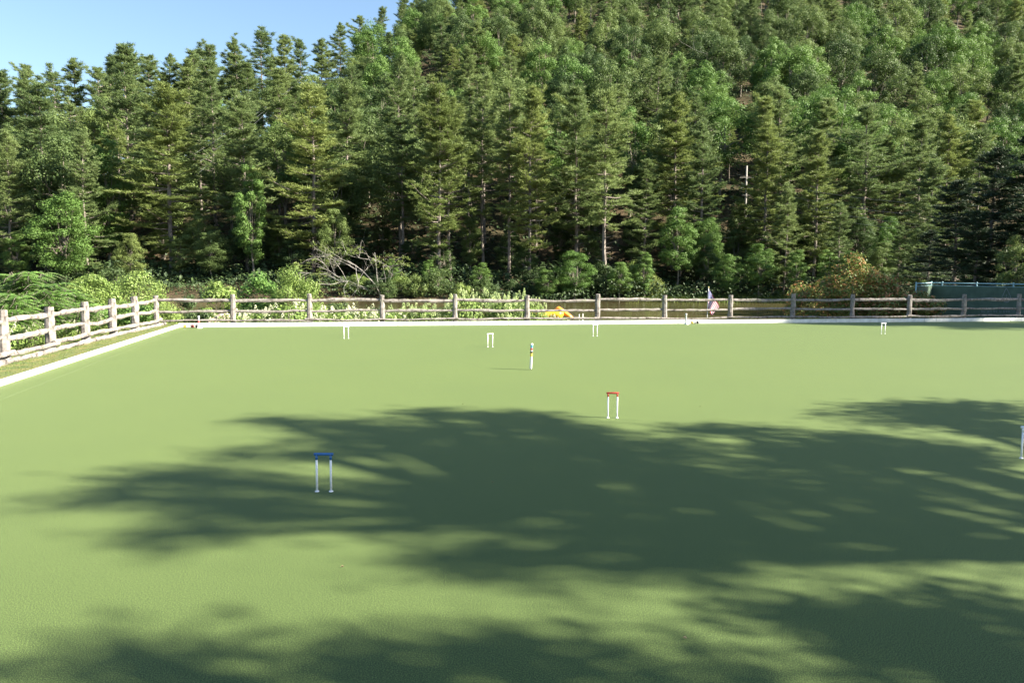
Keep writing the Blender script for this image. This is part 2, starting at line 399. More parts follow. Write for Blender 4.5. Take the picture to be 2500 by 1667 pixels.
def pine_meshes(name, seed, H=25.0, cb=0.28, width=4.6, mat=None, per=13, dens=4.2, gap=0.12, topround=0.7):
    rs = np.random.RandomState(seed)
    tb = MB()
    zs = np.linspace(0, H, 10)
    wob = np.cumsum(rs.normal(0, 0.10, (10, 2)), 0); wob[0] = 0
    tp = np.column_stack([wob, zs])
    def axis(z): return np.array([np.interp(z, zs, tp[:, 0]), np.interp(z, zs, tp[:, 1]), z])
    rad = np.interp(zs / H, [0, 0.08, 0.6, 1], [0.36, 0.27, 0.15, 0.03])
    tb.tube(tp, rad, 7)
    C, O = [], []
    ph = rs.uniform(0, 6.28, 6)
    z = cb * H
    while z < H - 0.25:
        rel = (z - cb * H) / (H * (1 - cb))
        prof = (1 - rel) ** topround * (0.62 + 0.38 * min(1, rel / 0.22))
        nb = rs.randint(5, 8)
        a0 = rs.uniform(0, 6.28)
        for q in range(nb):
            if rs.uniform() < gap: continue
            Lb = max(0.5, width * prof * rs.uniform(0.38, 1.28))
            az = a0 + q * 6.283 / nb + rs.normal(0, 0.3)
            Lb *= 1 + 0.30 * math.sin(0.55 * z + ph[0]) * math.sin(az + ph[1]) + 0.22 * math.sin(1.3 * z + 2 * az + ph[2])
            Lb = max(Lb, 0.5)
            el = np.interp(rel, [0, 0.5, 0.85, 1], [-0.06, 0.12, 0.45, 0.9]) + rs.normal(0, 0.17)
            d = np.array([math.cos(az) * math.cos(el), math.sin(az) * math.cos(el), math.sin(el)])
            tt = np.linspace(0, 1, 4)
            P = axis(z + rs.normal(0, 0.42)) + tt[:, None] * Lb * d
            P[:, 2] += Lb * 0.10 * (tt ** 2) - Lb * 0.05 * np.sin(tt * 3.1)
            tb.tube(P, np.linspace(0.055, 0.012, 4) * (0.6 + Lb / 5), 4)
            n = int(Lb * dens) + 3
            t = rs.uniform(0.22, 1.03, n) ** 0.8
            lat = np.array([-d[1], d[0], 0]); lat /= np.linalg.norm(lat) + 1e-9
            off = rs.normal(0, 1, n) * (0.10 + 0.20 * Lb * (1.1 - t) ** 0.8)
            pp = np.column_stack([np.interp(t, tt, P[:, c]) for c in range(3)]) + lat * off[:, None]
            pp[:, 2] += rs.normal(0.05, 0.07, n)
            C.append(pp); O.append(np.tile(d, (n, 1)) * 0.8 + lat * np.sign(off)[:, None] * 0.4)
        z += np.interp(rel, [0, 1], [1.25, 0.6]) * rs.uniform(0.75, 1.3)
    for q in range(9):
        zz = rs.uniform(0.08, cb + 0.12) * H; az = rs.uniform(0, 6.28); Lb = rs.uniform(0.8, 2.6)
        tt = np.linspace(0, 1, 4)[:, None]
        d = np.array([math.cos(az), math.sin(az), rs.uniform(-0.1, 0.35)])
        tb.tube(axis(zz) + tt * Lb * d + rs.normal(0, 0.06, (4, 3)) * tt, [0.05, 0.04, 0.025, 0.01], 4)
    C.append(np.array([[*axis(H)[:2], H - 0.1 * q] for q in range(6)])); O.append(np.tile([0, 0, 1.0], (6, 1)))
    V, Tt = tufts(np.concatenate(C), np.concatenate(O), rs, per)
    return tb.build(name + '_trunk', M['pine_bark']), mesh(name + '_crown', V, Tt, [mat or M['pine']])
def broad_meshes(name, seed, H=15.0, W=9.0, lobes=46, per=190, leaf=0.30, mat=None, cz=0.6, rz=0.40, trunk_r=0.22, bk=None, lobe_r=(0.09, 0.17), aspect=0.62, spike=0.0):
    rs = np.random.RandomState(seed)
    tb = MB()
    d = unit(rs.normal(size=(lobes, 3)))
    r = rs.uniform(0.35, 1.0, lobes) ** 0.55
    lc = d * r[:, None] * np.array([W * 0.42, W * 0.42, H * rz * 0.88])
    shrink = np.interp(lc[:, 2], [-H * rz, 0, H * rz], [0.75, 1.05, 0.70 - 0.35 * spike])
    lc[:, :2] *= shrink[:, None]
    lc += np.array([0, 0, H * cz])
    lr = rs.uniform(*lobe_r, lobes) * W
    zs = np.linspace(0, H * (cz + 0.1), 6)
    tp = np.column_stack([np.cumsum(rs.normal(0, 0.015 * H * 0.5, (6, 2)), 0), zs]); tp[0, :2] = 0
    tb.tube(tp, np.linspace(trunk_r, trunk_r * 0.3, 6), 7)
    for q in range(min(lobes, 18)):
        z0 = rs.uniform(0.35, 0.95) * H * cz
        s0 = np.array([np.interp(z0, zs, tp[:, 0]), np.interp(z0, zs, tp[:, 1]), z0])
        mid = (s0 + lc[q]) / 2 + np.array([0, 0, -0.05 * H]) * rs.uniform(0, 1)
        tb.tube(np.stack([s0, mid, lc[q]]), [trunk_r * 0.38, trunk_r * 0.24, trunk_r * 0.08], 5)
    n = lobes * per
    dd = unit(rs.normal(size=(n, 3)) + np.array([0, 0, 0.25]))
    rr = np.repeat(lr, per) * (rs.uniform(0.50, 1.12, n) + (rs.uniform(size=n) < 0.12) * rs.uniform(0, 0.5, n))
    Cn = np.repeat(lc, per, 0) + dd * rr[:, None] * np.array([1, 1, 0.78])
    Nn = unit(dd * 1.3 + rs.normal(size=(n, 3)) * 0.45 + np.array([0, 0, 0.2]))
    V, Q = leaf_quads(Cn, Nn, rs.uniform(0.7, 1.3, n) * leaf, aspect, rs)
    return tb.build(name + '_trunk', bk or M['bark']), mesh(name + '_crown', V, Q, [mat or M['broad']])
def plant(name, meshes, loc, scale=1.0, rz=0.0, label=None, cat='tree', group=None, parts=('trunk', 'crown'), mat=None, tilt=0.0):
    o = empty(name, loc, label, cat, group)
    o.rotation_euler = (tilt, tilt * 0.6, rz)
    o.scale = scale if np.ndim(scale) else (scale, scale, scale)
    for pn, me in zip(parts, meshes):
        c = link(pn, me, o)
        if mat and pn in ('crown', 'foliage'):
            c.material_slots[0].link = 'OBJECT'; c.material_slots[0].material = mat
    return o

PINES = [pine_meshes('pine%d' % q, 100 + q, 25, cb, w, None, 18, 4.4, gp, tr) for q, (cb, w, gp, tr) in enumerate([(0.15, 5.3, 0.10, 0.50), (0.22, 4.8, 0.14, 0.42), (0.10, 5.5, 0.08, 0.60), (0.36, 4.5, 0.18, 0.38), (0.16, 4.4, 0.12, 0.50), (0.28, 5.0, 0.26, 0.32), (0.12, 6.0, 0.16, 0.45), (0.42, 4.3, 0.30, 0.30)])]
BROADS = [broad_meshes('broad%d' % q, 200 + q, 15, w, int(lb * 1.5), 270, 0.21, None, cz, rz, lobe_r=(0.07, 0.14)) for q, (w, lb, cz, rz) in enumerate([(9.0, 46, 0.60, 0.40), (8.0, 40, 0.58, 0.42), (10.0, 54, 0.62, 0.37), (7.2, 38, 0.57, 0.43), (9.0, 44, 0.60, 0.40)])]
YOUNG = [broad_meshes('young%d' % q, 300 + q, 13, w, 76, 270, 0.155, M['broad_bright'], 0.55, 0.46, 0.14, spike=0.6, lobe_r=(0.07, 0.16)) for q, w in enumerate([5.5, 4.6, 6.2])]
BUSH = [broad_meshes('bush%d' % q, 400 + q, 3.6, w, 30, 130, 0.17, None, 0.5, 0.5, 0.06, lobe_r=(0.11, 0.2)) for q, w in enumerate([4.4, 3.8, 5.0])]

# ------------------------------------------------------------------ the wood
def px_base(px, Yd):
    x = at(px, 660, Yd)[0]
    return np.array([x, Yd, float(T(x, Yd))])
def by_top(px, top, Yd, H0):
    """base point at distance Yd and the scale that brings the top to pixel row top"""
    b = px_base(px, Yd)
    zt = at(px, top, Yd)[2]
    return b - np.array([0, 0, 0.15]), max(0.35, (zt - b[2]) / H0)
K = 1.0629
def to_px(p):
    d = p[1] * math.cos(PITCH) - (p[2] - CAM_H) * math.sin(PITCH)
    u = p[1] * math.sin(PITCH) + (p[2] - CAM_H) * math.cos(PITCH)
    x, y = F_PX * p[0] / d, -F_PX * u / d
    return 1250 + x * math.cos(ROLL) - y * math.sin(ROLL), 833.5 + x * math.sin(ROLL) + y * math.cos(ROLL)
ITEMS = []          # (object, singular, plural, pixel x, pixel row of its crown)
COLS = [(380, 'above the left fence'), (800, 'above the rounded shrubs'), (1010, 'above the dead tree'), (1160, 'above the twin pine'), (1380, 'above the striped peg'), (1600, 'above the red hoop'), (1850, 'above the flag'), (2220, 'above the reddening shrubs'), (9999, 'above the windscreen fence')]
ORD = ['leftmost', 'second', 'third', 'fourth', 'fifth', 'sixth', 'seventh', 'eighth', 'ninth', 'tenth', 'eleventh', 'twelfth', 'thirteenth', 'fourteenth', 'fifteenth', 'sixteenth', 'seventeenth', 'eighteenth', 'nineteenth', 'twentieth', 'twenty-first', 'twenty-second', 'twenty-third', 'twenty-fourth', 'twenty-fifth', 'twenty-sixth', 'twenty-seventh', 'twenty-eighth', 'twenty-ninth', 'thirtieth', 'thirty-first', 'thirty-second', 'thirty-third', 'thirty-fourth', 'thirty-fifth', 'thirty-sixth']
def finish_labels():
    zones = {}
    for o, sg, pl, px, py in ITEMS:
        col = next(w for lim, w in COLS if px < lim)
        row_ = 'at the hilltop' if py < 70 else 'high on the hill' if py < 210 else ('halfway up the hill' if py < 400 else 'low on the slope')
        if sg.endswith('shore bush'): row_ = 'by the water'; col = col.replace('above', 'in line with')
        zones.setdefault((sg, pl, row_, col), []).append((px, o))
    for (sg, pl, row_, col), it in zones.items():
        it.sort(key=lambda t: t[0])
        for q, (px, o) in enumerate(it):
            if len(it) == 1: o['label'] = 'single %s %s, %s' % (sg, row_, col)
            else: o['label'] = '%s of the %s %s, %s' % (ORD[min(q, len(ORD) - 1)] + ('' if q == 0 else ' from left'), pl, row_, col)
taken = []
def front_pine(x, top, Yd, proto, label, wide=1.0, mat=None, rz=None, tilt=0.0):
    b, s = by_top(x * K, top * K, Yd, 25.0)
    taken.append((b[0], b[1], 3.6))
    return plant('pine_tree', PINES[proto], b, (s * wide, s * wide, s), R.uniform(0, 6.28) if rz is None else rz, label, 'pine tree', 'tall pines along the far shore', mat=mat, tilt=tilt)
front = [
 (25, 300, 104, 2, 'tall pine at the left edge of the photo, across the pond', 0.95, None),
 (110, 195, 112, 0, 'tall pale green pine above the fern-like shrub at the far left', 1.05, None),
 (205, 300, 103, 2, 'broad-skirted pine over the bright low maple at left', 0.85, None),
 (300, 112, 124, 1, 'tallest pine of the left skyline, with a bushy brownish top', 0.95, None),
 (395, 200, 108, 0, 'massive dark-trunked pine behind the rounded bushes at left', 1.30, M['pine_yellow']),
 (500, 150, 128, 1, 'slender pine left of the power lines on the left slope', 0.9, None),
 (715, 195, 104, 2, 'wide pine with thick dark trunk, left of the dead tangled tree', 1.15, M['pine_yellow']),
 (800, 190, 116, 0, 'pine close behind the wide pine, above the dead tangled tree', 1.0, None),
 (920, 142, 122, 3, 'thin pine with long bare pale trunk, left of the twin-trunk pine', 0.85, None),
 (1015, 205, 101, 1, 'twin pine, left trunk, with bare pale lower stem', 1.0, M['pine_yellow']),
 (1034, 240, 102, 3, 'twin pine, right trunk, close beside its pale twin', 0.9, M['pine_yellow']),
 (1110, 235, 109, 3, 'dark thin pine between the twin pine and the yellow-green pine', 0.9, None),
 (1168, 200, 106, 3, 'straight bare-trunked pine left of the yellow-green pine', 0.8, None),
 (1212, 215, 103, 1, 'yellow-green pine standing over the earth bank at centre', 0.9, M['pine_yellow']),
 (1320, 208, 108, 1, 'sparse-topped pine right of the yellow-green pine', 0.95, None),
 (1390, 215, 101, 3, 'pine with a slim pale curved trunk above a shore bush', 1.05, None),
 (1480, 370, 107, 0, 'shorter pine left of the broad bright shoreline trees', 0.95, None),
 (1545, 220, 113, 0, 'pine with spreading plates of needles, right of the dark gap', 1.15, M['pine_yellow']),
 (1610, 290, 107, 4, 'narrow pine left of the bleached utility pole', 1.0, None),
 (1755, 285, 107, 4, 'yellowish pine just right of the bleached utility pole', 1.1, M['pine_yellow']),
 (1870, 305, 104, 0, 'pine with brownish tips, fourth from the windscreen fence', 0.95, M['pine_yellow']),
 (1800, 420, 100, 2, 'low bushy pine on the shore behind the flag', 0.9, None),
 (2130, 372, 92, 4, 'lone slender pine above the corner of the windscreen fence', 1.15, None),
 (1925, 470, 100, 3, 'small thin pine left of the reddening shrub', 1.0, None),
 (2065, 520, 95, 3, 'small pine with a bare stem behind the reddening shrub', 1.0, None),
]
for x, top, Yd, pr, lb, wd, mt in front: front_pine(x, top, Yd, pr, lb, wd, mt)
def young(x, top, Yd, proto, label, wide=1.0, mat=None, protos=None, H0=13.0, group='broadleaf trees along the far shore'):
    b, s = by_top(x * K, top * K, Yd, H0)
    taken.append((b[0], b[1], 2.6))
    return plant('broadleaf_tree', (protos or YOUNG)[proto], b, (s * wide, s * wide, s), R.uniform(0, 6.28), label, 'broadleaf tree', group, mat=mat)
young(150, 415, 99, 2, 'bright maple with layered leaves under the tall pines at far left', 1.35)
young(40, 520, 103, 0, 'bright tree at the left edge, half hidden by pines', 1.2)
young(255, 290, 110, 1, 'upright bright tree between two large pines at left', 1.0)
young(580, 350, 101.5, 1, 'bright airy tree right of the massive dark-trunked pine', 0.85)
young(300, 520, 98, 0, 'low yellow-green tree leaning over the water at left', 1.3, M['pine_yellow'])
young(770, 460, 101, 0, 'soft grey-green tree above the dead tangled tree', 1.1, M['broad'])
young(900, 600, 98, 1, 'small sunlit tree right of the dead tangled tree', 1.4)
young(1320, 560, 98, 2, 'bright green shore bush tree right of the earth bank', 1.7)
young(1480, 565, 98, 1, 'small yellow-green tree by the water, left of the flag', 1.2)
young(1555, 455, 102, 0, 'bright leafy tree at the shore, left of two alike', 1.15)
young(1620, 480, 104, 2, 'bright leafy tree at the shore, right of two alike', 1.05)
young(1830, 560, 97, 1, 'small light tree at the shore right of the flag', 1.3)
young(1180, 520, 112, 2, 'bright tree seen between the bare pine trunks at centre', 1.0)
young(2035, 480, 103, 0, 'upright bright tree under the right-hand power lines', 1.0)
young(1960, 560, 96, 2, 'yellow-green tree behind the reddening shrub', 1.3)
young(2220, 480, 100, 1, 'green tree in half shade above the windscreen fence', 1.2, M['broad'])
young(1700, 440, 110, 1, 'mid green tree behind the utility pole', 1.3, M['broad'])
young(1080, 470, 108, 1, 'dim green tree right of the twin-trunk pine', 1.2, M['broad'])
for x_, t_, p_, lb_ in [(985, 615, 1, 'leafy sapling over the water left of the twin-trunk pine'), (1105, 600, 0, 'leafy sapling over the water right of the twin-trunk pine'), (1255, 605, 2, 'leafy sapling over the water above the yellow float'), (1425, 590, 0, 'leafy sapling over the water right of the slim curved pine'), (1675, 570, 2, 'leafy sapling over the water just right of the flag'), (1745, 545, 0, 'taller leafy sapling over the water below the utility pole'), (1900, 560, 1, 'leafy sapling at the water left of the reddening shrubs')]:
    young(x_, t_, 97.5, p_, lb_, 1.5)
young(460, 470, 106, 2, 'dim green tree right of the massive dark-trunked pine, low down', 1.1, M['broad'])
young(640, 480, 108, 0, 'dim tree above the middle of the rounded bushes', 1.1, M['broad'])
for q, (x, top, Yd) in enumerate([(22, 168, 140), (82, 178, 138), (142, 168, 146), (200, 138, 150), (243, 165, 148), (350, 130, 156), (405, 135, 160), (450, 122, 165), (500, 108, 172), (558, 90, 178), (610, 80, 182), (662, 80, 186), (702, 100, 190), (746, 92, 196), (788, 62, 206), (832, 38, 224), (880, 22, 240), (925, 8, 250)]):
    b, s = by_top(x * K, top * K, Yd, 25.0)
    taken.append((b[0], b[1], 3.5))
    o_ = plant('pine_tree', PINES[(q * 3 + 1) % 8], b, (s * R.uniform(0.85, 1.1), s * R.uniform(0.85, 1.1), s), R.uniform(0, 6.28), '%s of the pines standing against the sky on the left ridge' % (ORD[q] + ('' if q == 0 else ' from left')), 'pine tree', 'pines on the skyline ridge', tilt=R.uniform(-0.03, 0.03))
# hillside filling
n_p = n_b = 0
surplus = []
row = 109.0
while row < 372:
    sp = 8.4 + (row - 109) * 0.020
    x = -0.70 * row + R.uniform(0, sp)
    sp0 = sp
    while x < 0.70 * row:
        px_, py_ = x + R.uniform(-0.3, 0.3) * sp, row + R.uniform(-0.4, 0.4) * sp
        x += sp0 * (0.75 if x < -0.2 * row and row > 124 else 1.0)
        a = px_ / py_
        s_, r_ = hill_params(a)
        if py_ > r_ + 6: continue
        if any((px_ - tx) ** 2 + (py_ - ty) ** 2 < tr * tr for tx, ty, tr in taken): continue
        # clearing of the power line on the left slope
        if abs(a + 0.335) < 0.024 and 128 < py_ < 152: continue
        pp = 0.62 if py_ < 124 else (0.72 if a < -0.28 else (0.26 if py_ < 240 else 0.36))
        if py_ > r_ - 12: pp = max(pp, 0.8)
        z = float(T(px_, py_)) - 0.3
        if to_px((px_, py_, z + 3))[1] < -70: continue
        if R.random() < pp and n_p < 282 - len(front):
            s = R.uniform(0.62, 0.98) * (0.82 if 124 < py_ and a > -0.28 else 1.0)
            w = R.uniform(0.9, 1.15)
            if py_ > r_ - 12 and a < -0.1: lab, grp = 'pine standing on the skyline ridge at upper left', 'pines on the skyline ridge'
            elif a < -0.28: lab, grp = 'pine in the crowded pine wood on the left slope', 'pines on the left slope'
            elif py_ < 124: lab, grp = 'pine in the shaded second row behind the shoreline pines', 'second row of pines'
            else: lab, grp = 'scattered pine among the rounded crowns on the hillside', 'pines scattered over the hillside'
            o_ = plant('pine_tree', PINES[R.randrange(8)], (px_, py_, z), (s * w, s * w, s), R.uniform(0, 6.28), lab, 'pine tree', grp, mat=M['pine_yellow'] if R.random() < 0.22 else None, tilt=R.uniform(-0.02, 0.02))
            q_ = to_px((px_, py_, z + 20 * s)); ITEMS.append((o_, 'pine', 'pines', *q_)); n_p += 1
        elif n_b < 268:
            s = R.uniform(0.92, 1.38)
            br = R.random() < 0.24
            if a < -0.28: lab, grp = 'rounded broadleaf tree among the pines of the left slope', 'broadleaf trees on the left slope'
            elif br: lab, grp = 'brighter green broadleaf tree standing out on the hillside', 'bright broadleaf trees on the hillside'
            elif py_ < 124: lab, grp = 'rounded broadleaf tree behind the shoreline pines', 'broadleaf trees behind the shore'
            elif py_ < 230: lab, grp = 'rounded broadleaf tree on the lower half of the hillside', 'broadleaf trees low on the hillside'
            else: lab, grp = 'rounded broadleaf tree high up on the hillside', 'broadleaf trees high on the hillside'
            wv = R.uniform(0.9, 1.15)
            o_ = plant('broadleaf_tree', BROADS[R.randrange(5)], (px_, py_, z), (s * wv, s * wv, s), R.uniform(0, 6.28), lab, 'broadleaf tree', grp, mat=M['broad_bright'] if br else None)
            q_ = to_px((px_, py_, z + 10 * s)); ITEMS.append((o_, 'bright green tree' if br else 'round green tree', 'bright green trees' if br else 'round green trees', *q_)); n_b += 1
        else: surplus.append((px_, py_, z, R.uniform(0.92, 1.38)))
    row += sp * 0.93
print('hillside pines', n_p, 'broadleaf', n_b, 'surplus', len(surplus))
# the farthest crowns at the top of the hill read as one mass
rs = np.random.RandomState(91)
VV, QQ, off = [], [], 0
for sx, sy, sz, s_ in surplus:
    me = BROADS[rs.randint(5)][1]
    co = np.zeros(len(me.vertices) * 3, dtype=np.float32); me.vertices.foreach_get('co', co)
    co = co.reshape(-1, 4, 3)
    keep = rs.uniform(size=len(co)) < 0.16
    co = co[keep]; cen = co.mean(1, keepdims=True)
    co = cen + (co - cen) * 2.2
    a_ = rs.uniform(0, 6.28); ca, sa = math.cos(a_), math.sin(a_)
    co = co.reshape(-1, 3) @ np.array([[ca, sa, 0], [-sa, ca, 0], [0, 0, 1]]) * s_ + np.array([sx, sy, sz])
    VV.append(co); QQ.append(np.arange(len(co)).reshape(-1, 4) + off); off += len(co)
if VV: tag(link('far_wood', mesh('far_wood', np.concatenate(VV), np.concatenate(QQ), [M['broad']])), 'distant wood covering the top of the hill at upper right', 'wood', kind='stuff')
# understory: slim young trees filling the shade between the pine trunks
for q in range(34):
    pxx = -60 + q * 72 + R.uniform(-25, 25); Yd = R.uniform(100, 116)
    b = px_base(pxx, Yd)
    s_ = R.uniform(0.42, 0.72)
    o_ = plant('broadleaf_tree', YOUNG[R.randrange(3)], b - np.array([0, 0, 0.2]), (s_ * 1.5, s_ * 1.5, s_), R.uniform(0, 6.28), 'small dim tree in the shade between the shoreline pine trunks', 'broadleaf tree', 'understory trees in the shade', mat=R.choice([M['broad'], M['broad'], M['shrub_dark']]))
    ITEMS.append((o_, 'small dim tree', 'small dim trees', pxx, 600))
# shoreline bushes
nb = 0
for px in np.arange(-40, 2200, 38):
    Yd = float(shore_y((px - 1250) / F_PX * 96)) + R.uniform(0.5, 5)
    b = px_base(px + R.uniform(-12, 12), Yd)
    s = R.uniform(0.5, 1.25)
    if 370 < px < 860: continue
    if 1600 < px < 1900: s *= 0.45; 
    mt = R.choice([M['shrub_dark'], M['shrub_dark'], M['broad'], M['shrub'], M['pine_yellow']])
    o_ = plant('shore_bush', BUSH[R.randrange(3)], b - np.array([0, 0, 0.25]), (s, s, s * R.uniform(0.8, 1.1)), R.uniform(0, 6.28), 'leafy bush at the foot of the trees on the far shore', 'bush', 'bushes lining the far shore', parts=('trunk', 'crown'), mat=mt)
    ITEMS.append((o_, 'shore bush', 'shore bushes', px, 690))
finish_labels()
# undergrowth on the slope (uncountable)
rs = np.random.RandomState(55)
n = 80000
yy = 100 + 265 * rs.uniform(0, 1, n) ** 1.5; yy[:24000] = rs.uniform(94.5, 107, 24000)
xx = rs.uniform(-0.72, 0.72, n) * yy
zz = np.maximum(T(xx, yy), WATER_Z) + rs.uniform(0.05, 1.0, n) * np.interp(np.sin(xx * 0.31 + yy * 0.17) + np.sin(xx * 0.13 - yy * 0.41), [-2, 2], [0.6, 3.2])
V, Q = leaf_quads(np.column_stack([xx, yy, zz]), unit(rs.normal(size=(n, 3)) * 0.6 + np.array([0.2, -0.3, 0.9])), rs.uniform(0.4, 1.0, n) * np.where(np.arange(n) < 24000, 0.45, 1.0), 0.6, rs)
tag(link('undergrowth', mesh('undergrowth', V, Q, [M['shaded_undergrowth']])), 'low undergrowth covering the forest floor between the trunks', 'undergrowth', kind='stuff')
# sunlit grass on the far shore
n = 9000
xx = rs.uniform(14, 40, n); yy = shore_y(xx) + rs.uniform(-1.0, 3.0, n)
P = np.column_stack([xx, yy, np.maximum(T(xx, yy), WATER_Z) - 0.05])
V, Tt = blades(P, unit(rs.normal(size=(n, 3)) * 0.3 + np.array([0, 0, 1.0])), rs.uniform(0.3, 0.75, n), 0.10, rs)
tag(link('shore_grass', mesh('shore_grass', V, Tt, [M['grass']])), 'sunlit strip of green grass along the far shore behind the flag', 'grass', kind='stuff')
# dead tangled tree
def dead_tree(name, base, label, seed, segs):
    rs = np.random.RandomState(seed)
    o = empty(name, base, label, 'dead tree')
    tb = MB(); tips = []
    def grow(p, d, L, r, depth):
        n = 5
        P = [p]
        for q in range(n):
            d = unit((d + rs.normal(0, 0.16, 3))[None])[0]
            P.append(P[-1] + d * L / n)
        P = np.array(P)
        tb.tube(P, np.linspace(r, r * 0.5, n + 1), 5)
        if depth == 0: tips.append(P[-1]); return
        for q in range(rs.randint(3, 5)):
            k = rs.randint(2, n + 1)
            nd = unit((d * 0.6 + rs.normal(0, 0.55, 3))[None])[0]
            grow(P[k], nd, L * rs.uniform(0.45, 0.7), r * 0.5, depth - 1)
    for d, L, r in segs: grow(np.zeros(3), unit(np.array([d], float))[0], L, r, 3)
    link('trunk', tb.build(name, M['dead_wood']), o)
    tips = np.array(tips)
    pick = tips[rs.uniform(size=len(tips)) < 0.25]
    V, Tt = tufts(np.repeat(pick, 5, 0) + rs.normal(0, 0.25, (len(pick) * 5, 3)), rs.normal(size=(len(pick) * 5, 3)), rs, 8, 0.35)
    link('crown', mesh(name + '_sprigs', V, Tt, [M['pine_yellow']]), o)
    return o
bb = px_base(872 * K, 96.5)
dead_tree('dead_tree', bb, 'grey bare tangled tree leaning left over the water', 11, [((-0.55, -0.1, 0.85), 5.8, 0.075), ((-0.95, -0.1, 0.55), 6.8, 0.065), ((-0.2, 0, 1), 5.2, 0.065), ((-0.9, -0.2, 0.18), 5.2, 0.05), ((0.35, 0, 0.9), 3.6, 0.05)])

for q, (x, top, Yd, hgt, lb) in enumerate([(1815, 175, 178, 15, 'bare white snag rising from the hillside above the flag'), (1570, 20, 250, 14, 'bare grey snag at the hilltop above the red hoop'), (2070, 285, 150, 12, 'bare grey snag low on the slope above the reddening shrubs')]):
    b = px_base(x, Yd); zt = at(x, top, Yd)[2]
    dead_tree('dead_tree', (b[0], b[1], zt - hgt), lb, 30 + q, [((0.02, 0, 1), hgt, 0.20)])

# ------------------------------------------------------------------ power lines
pb = px_base(1815, 111)
pt_ = at(1815, 405, 111)
up = empty('utility_pole', pb, 'bleached wooden utility pole with cross-arms standing among the pines', 'utility pole')
hp = pt_[2] - pb[2]
link('pole', MB().tube([[0, 0, -0.3], [0.02, 0, hp * 0.5], [0.0, 0, hp]], [0.17, 0.15, 0.12], 10).build('pole', M['pole_wood'], True), up)
for dz, w in ((1.6, 1.9), (3.0, 1.6), (4.0, 1.3)):
    link('cross_arm', MB().box((0, -0.22, hp - dz), (w, 0.09, 0.10)).build('cross_arm', M['pole_wood']), up)
def wire(p0, p1, sag, label, group, r=0.012):
    p0, p1 = np.array(p0), np.array(p1)
    t = np.linspace(0, 1, 25)[:, None]
    P = p0 * (1 - t) + p1 * t
    P[:, 2] -= sag * 4 * (t * (1 - t))[:, 0]
    o = link('power_line', MB().tube(P, r, 4).build('power_line', M['wire']))
    tag(o, label, 'power line', group)
names = ['topmost', 'second', 'third', 'lowest']
for q, (y0, y1, y2) in enumerate([(425, 450, 473), (448, 484, 506), (470, 505, 530), (488, 518, 545)]):
    wire(at(1815 + 12 * q - 18, y0, 110.7), at(2560, y2 + 28, 84), 1.4, '%s of the power lines on the right, running from the utility pole' % names[q], 'power lines on the right')
for q, (x0, y0, x1, y1) in enumerate([(510, 395, 735, 190), (505, 372, 722, 203), (500, 345, 712, 216)]):
    wire(at(x0 - 40, y0 + 40, 108), at(x1 + 25, y1 - 22, 190), 0.5, '%s of the power lines climbing the gap on the left slope' % ['lowest', 'middle one', 'topmost'][q], 'power lines on the left')

# ------------------------------------------------------------------ white board edging
def board_run(name, pts, label, lift=0.043):
    root = empty(name, (0, 0, 0), label, 'edging')
    for (ua, va), (ub, vb) in pts:
        a, b = court(ua, va), court(ub, vb)
        d = b - a; L = np.hypot(d[0], d[1]); ang = math.atan2(d[1], d[0])
        me = MB().box((0, 0, 0), (L - 0.013, 0.042, 0.15)).build('board', M['white'])
        o = link('board', me, root, (a + b) / 2 + np.array([0, 0, lift]))
        o.rotation_euler = (0, 0, ang)
        bv = o.modifiers.new('b', 'BEVEL'); bv.width = 0.006; bv.segments = 2
    return root
js = [u_at_px(p, EDGE_B, 0.06) for p in (700, 835, 971, 1107, 1241, 1413, 1655, 1850, 2041, 2146, 2257, 2400)]
us = [-EDGE_L - 0.02, -5.8] + [u for u in js if u > -4.5] + [17, 20, 24, 30, 38, 45]
us = sorted(us)
board_run('board_edging', [((us[q], EDGE_B + 0.02), (us[q + 1], EDGE_B + 0.02)) for q in range(len(us) - 1)], 'long white board edging along the far side of the lawn')
vsq = [-9, -6, -3, 0, 3, 6, 9, EDGE_B - 0.002]
board_run('board_edging', [((-EDGE_L - 0.021, vsq[q]), (-EDGE_L - 0.021, vsq[q + 1])) for q in range(len(vsq) - 1)], 'white board edging along the left side of the lawn', 0.012)
sp_ = [court(-7.44, -3.5, 0.004), court(-7.6, 4.2, 0.004), court(-7.67, 10.75, 0.004)]
tag(link('boundary_string', MB().tube(sp_, 0.0008, 5).build('boundary_string', M['string'])), 'thin white boundary string stretched along the left of the lawn', 'string')

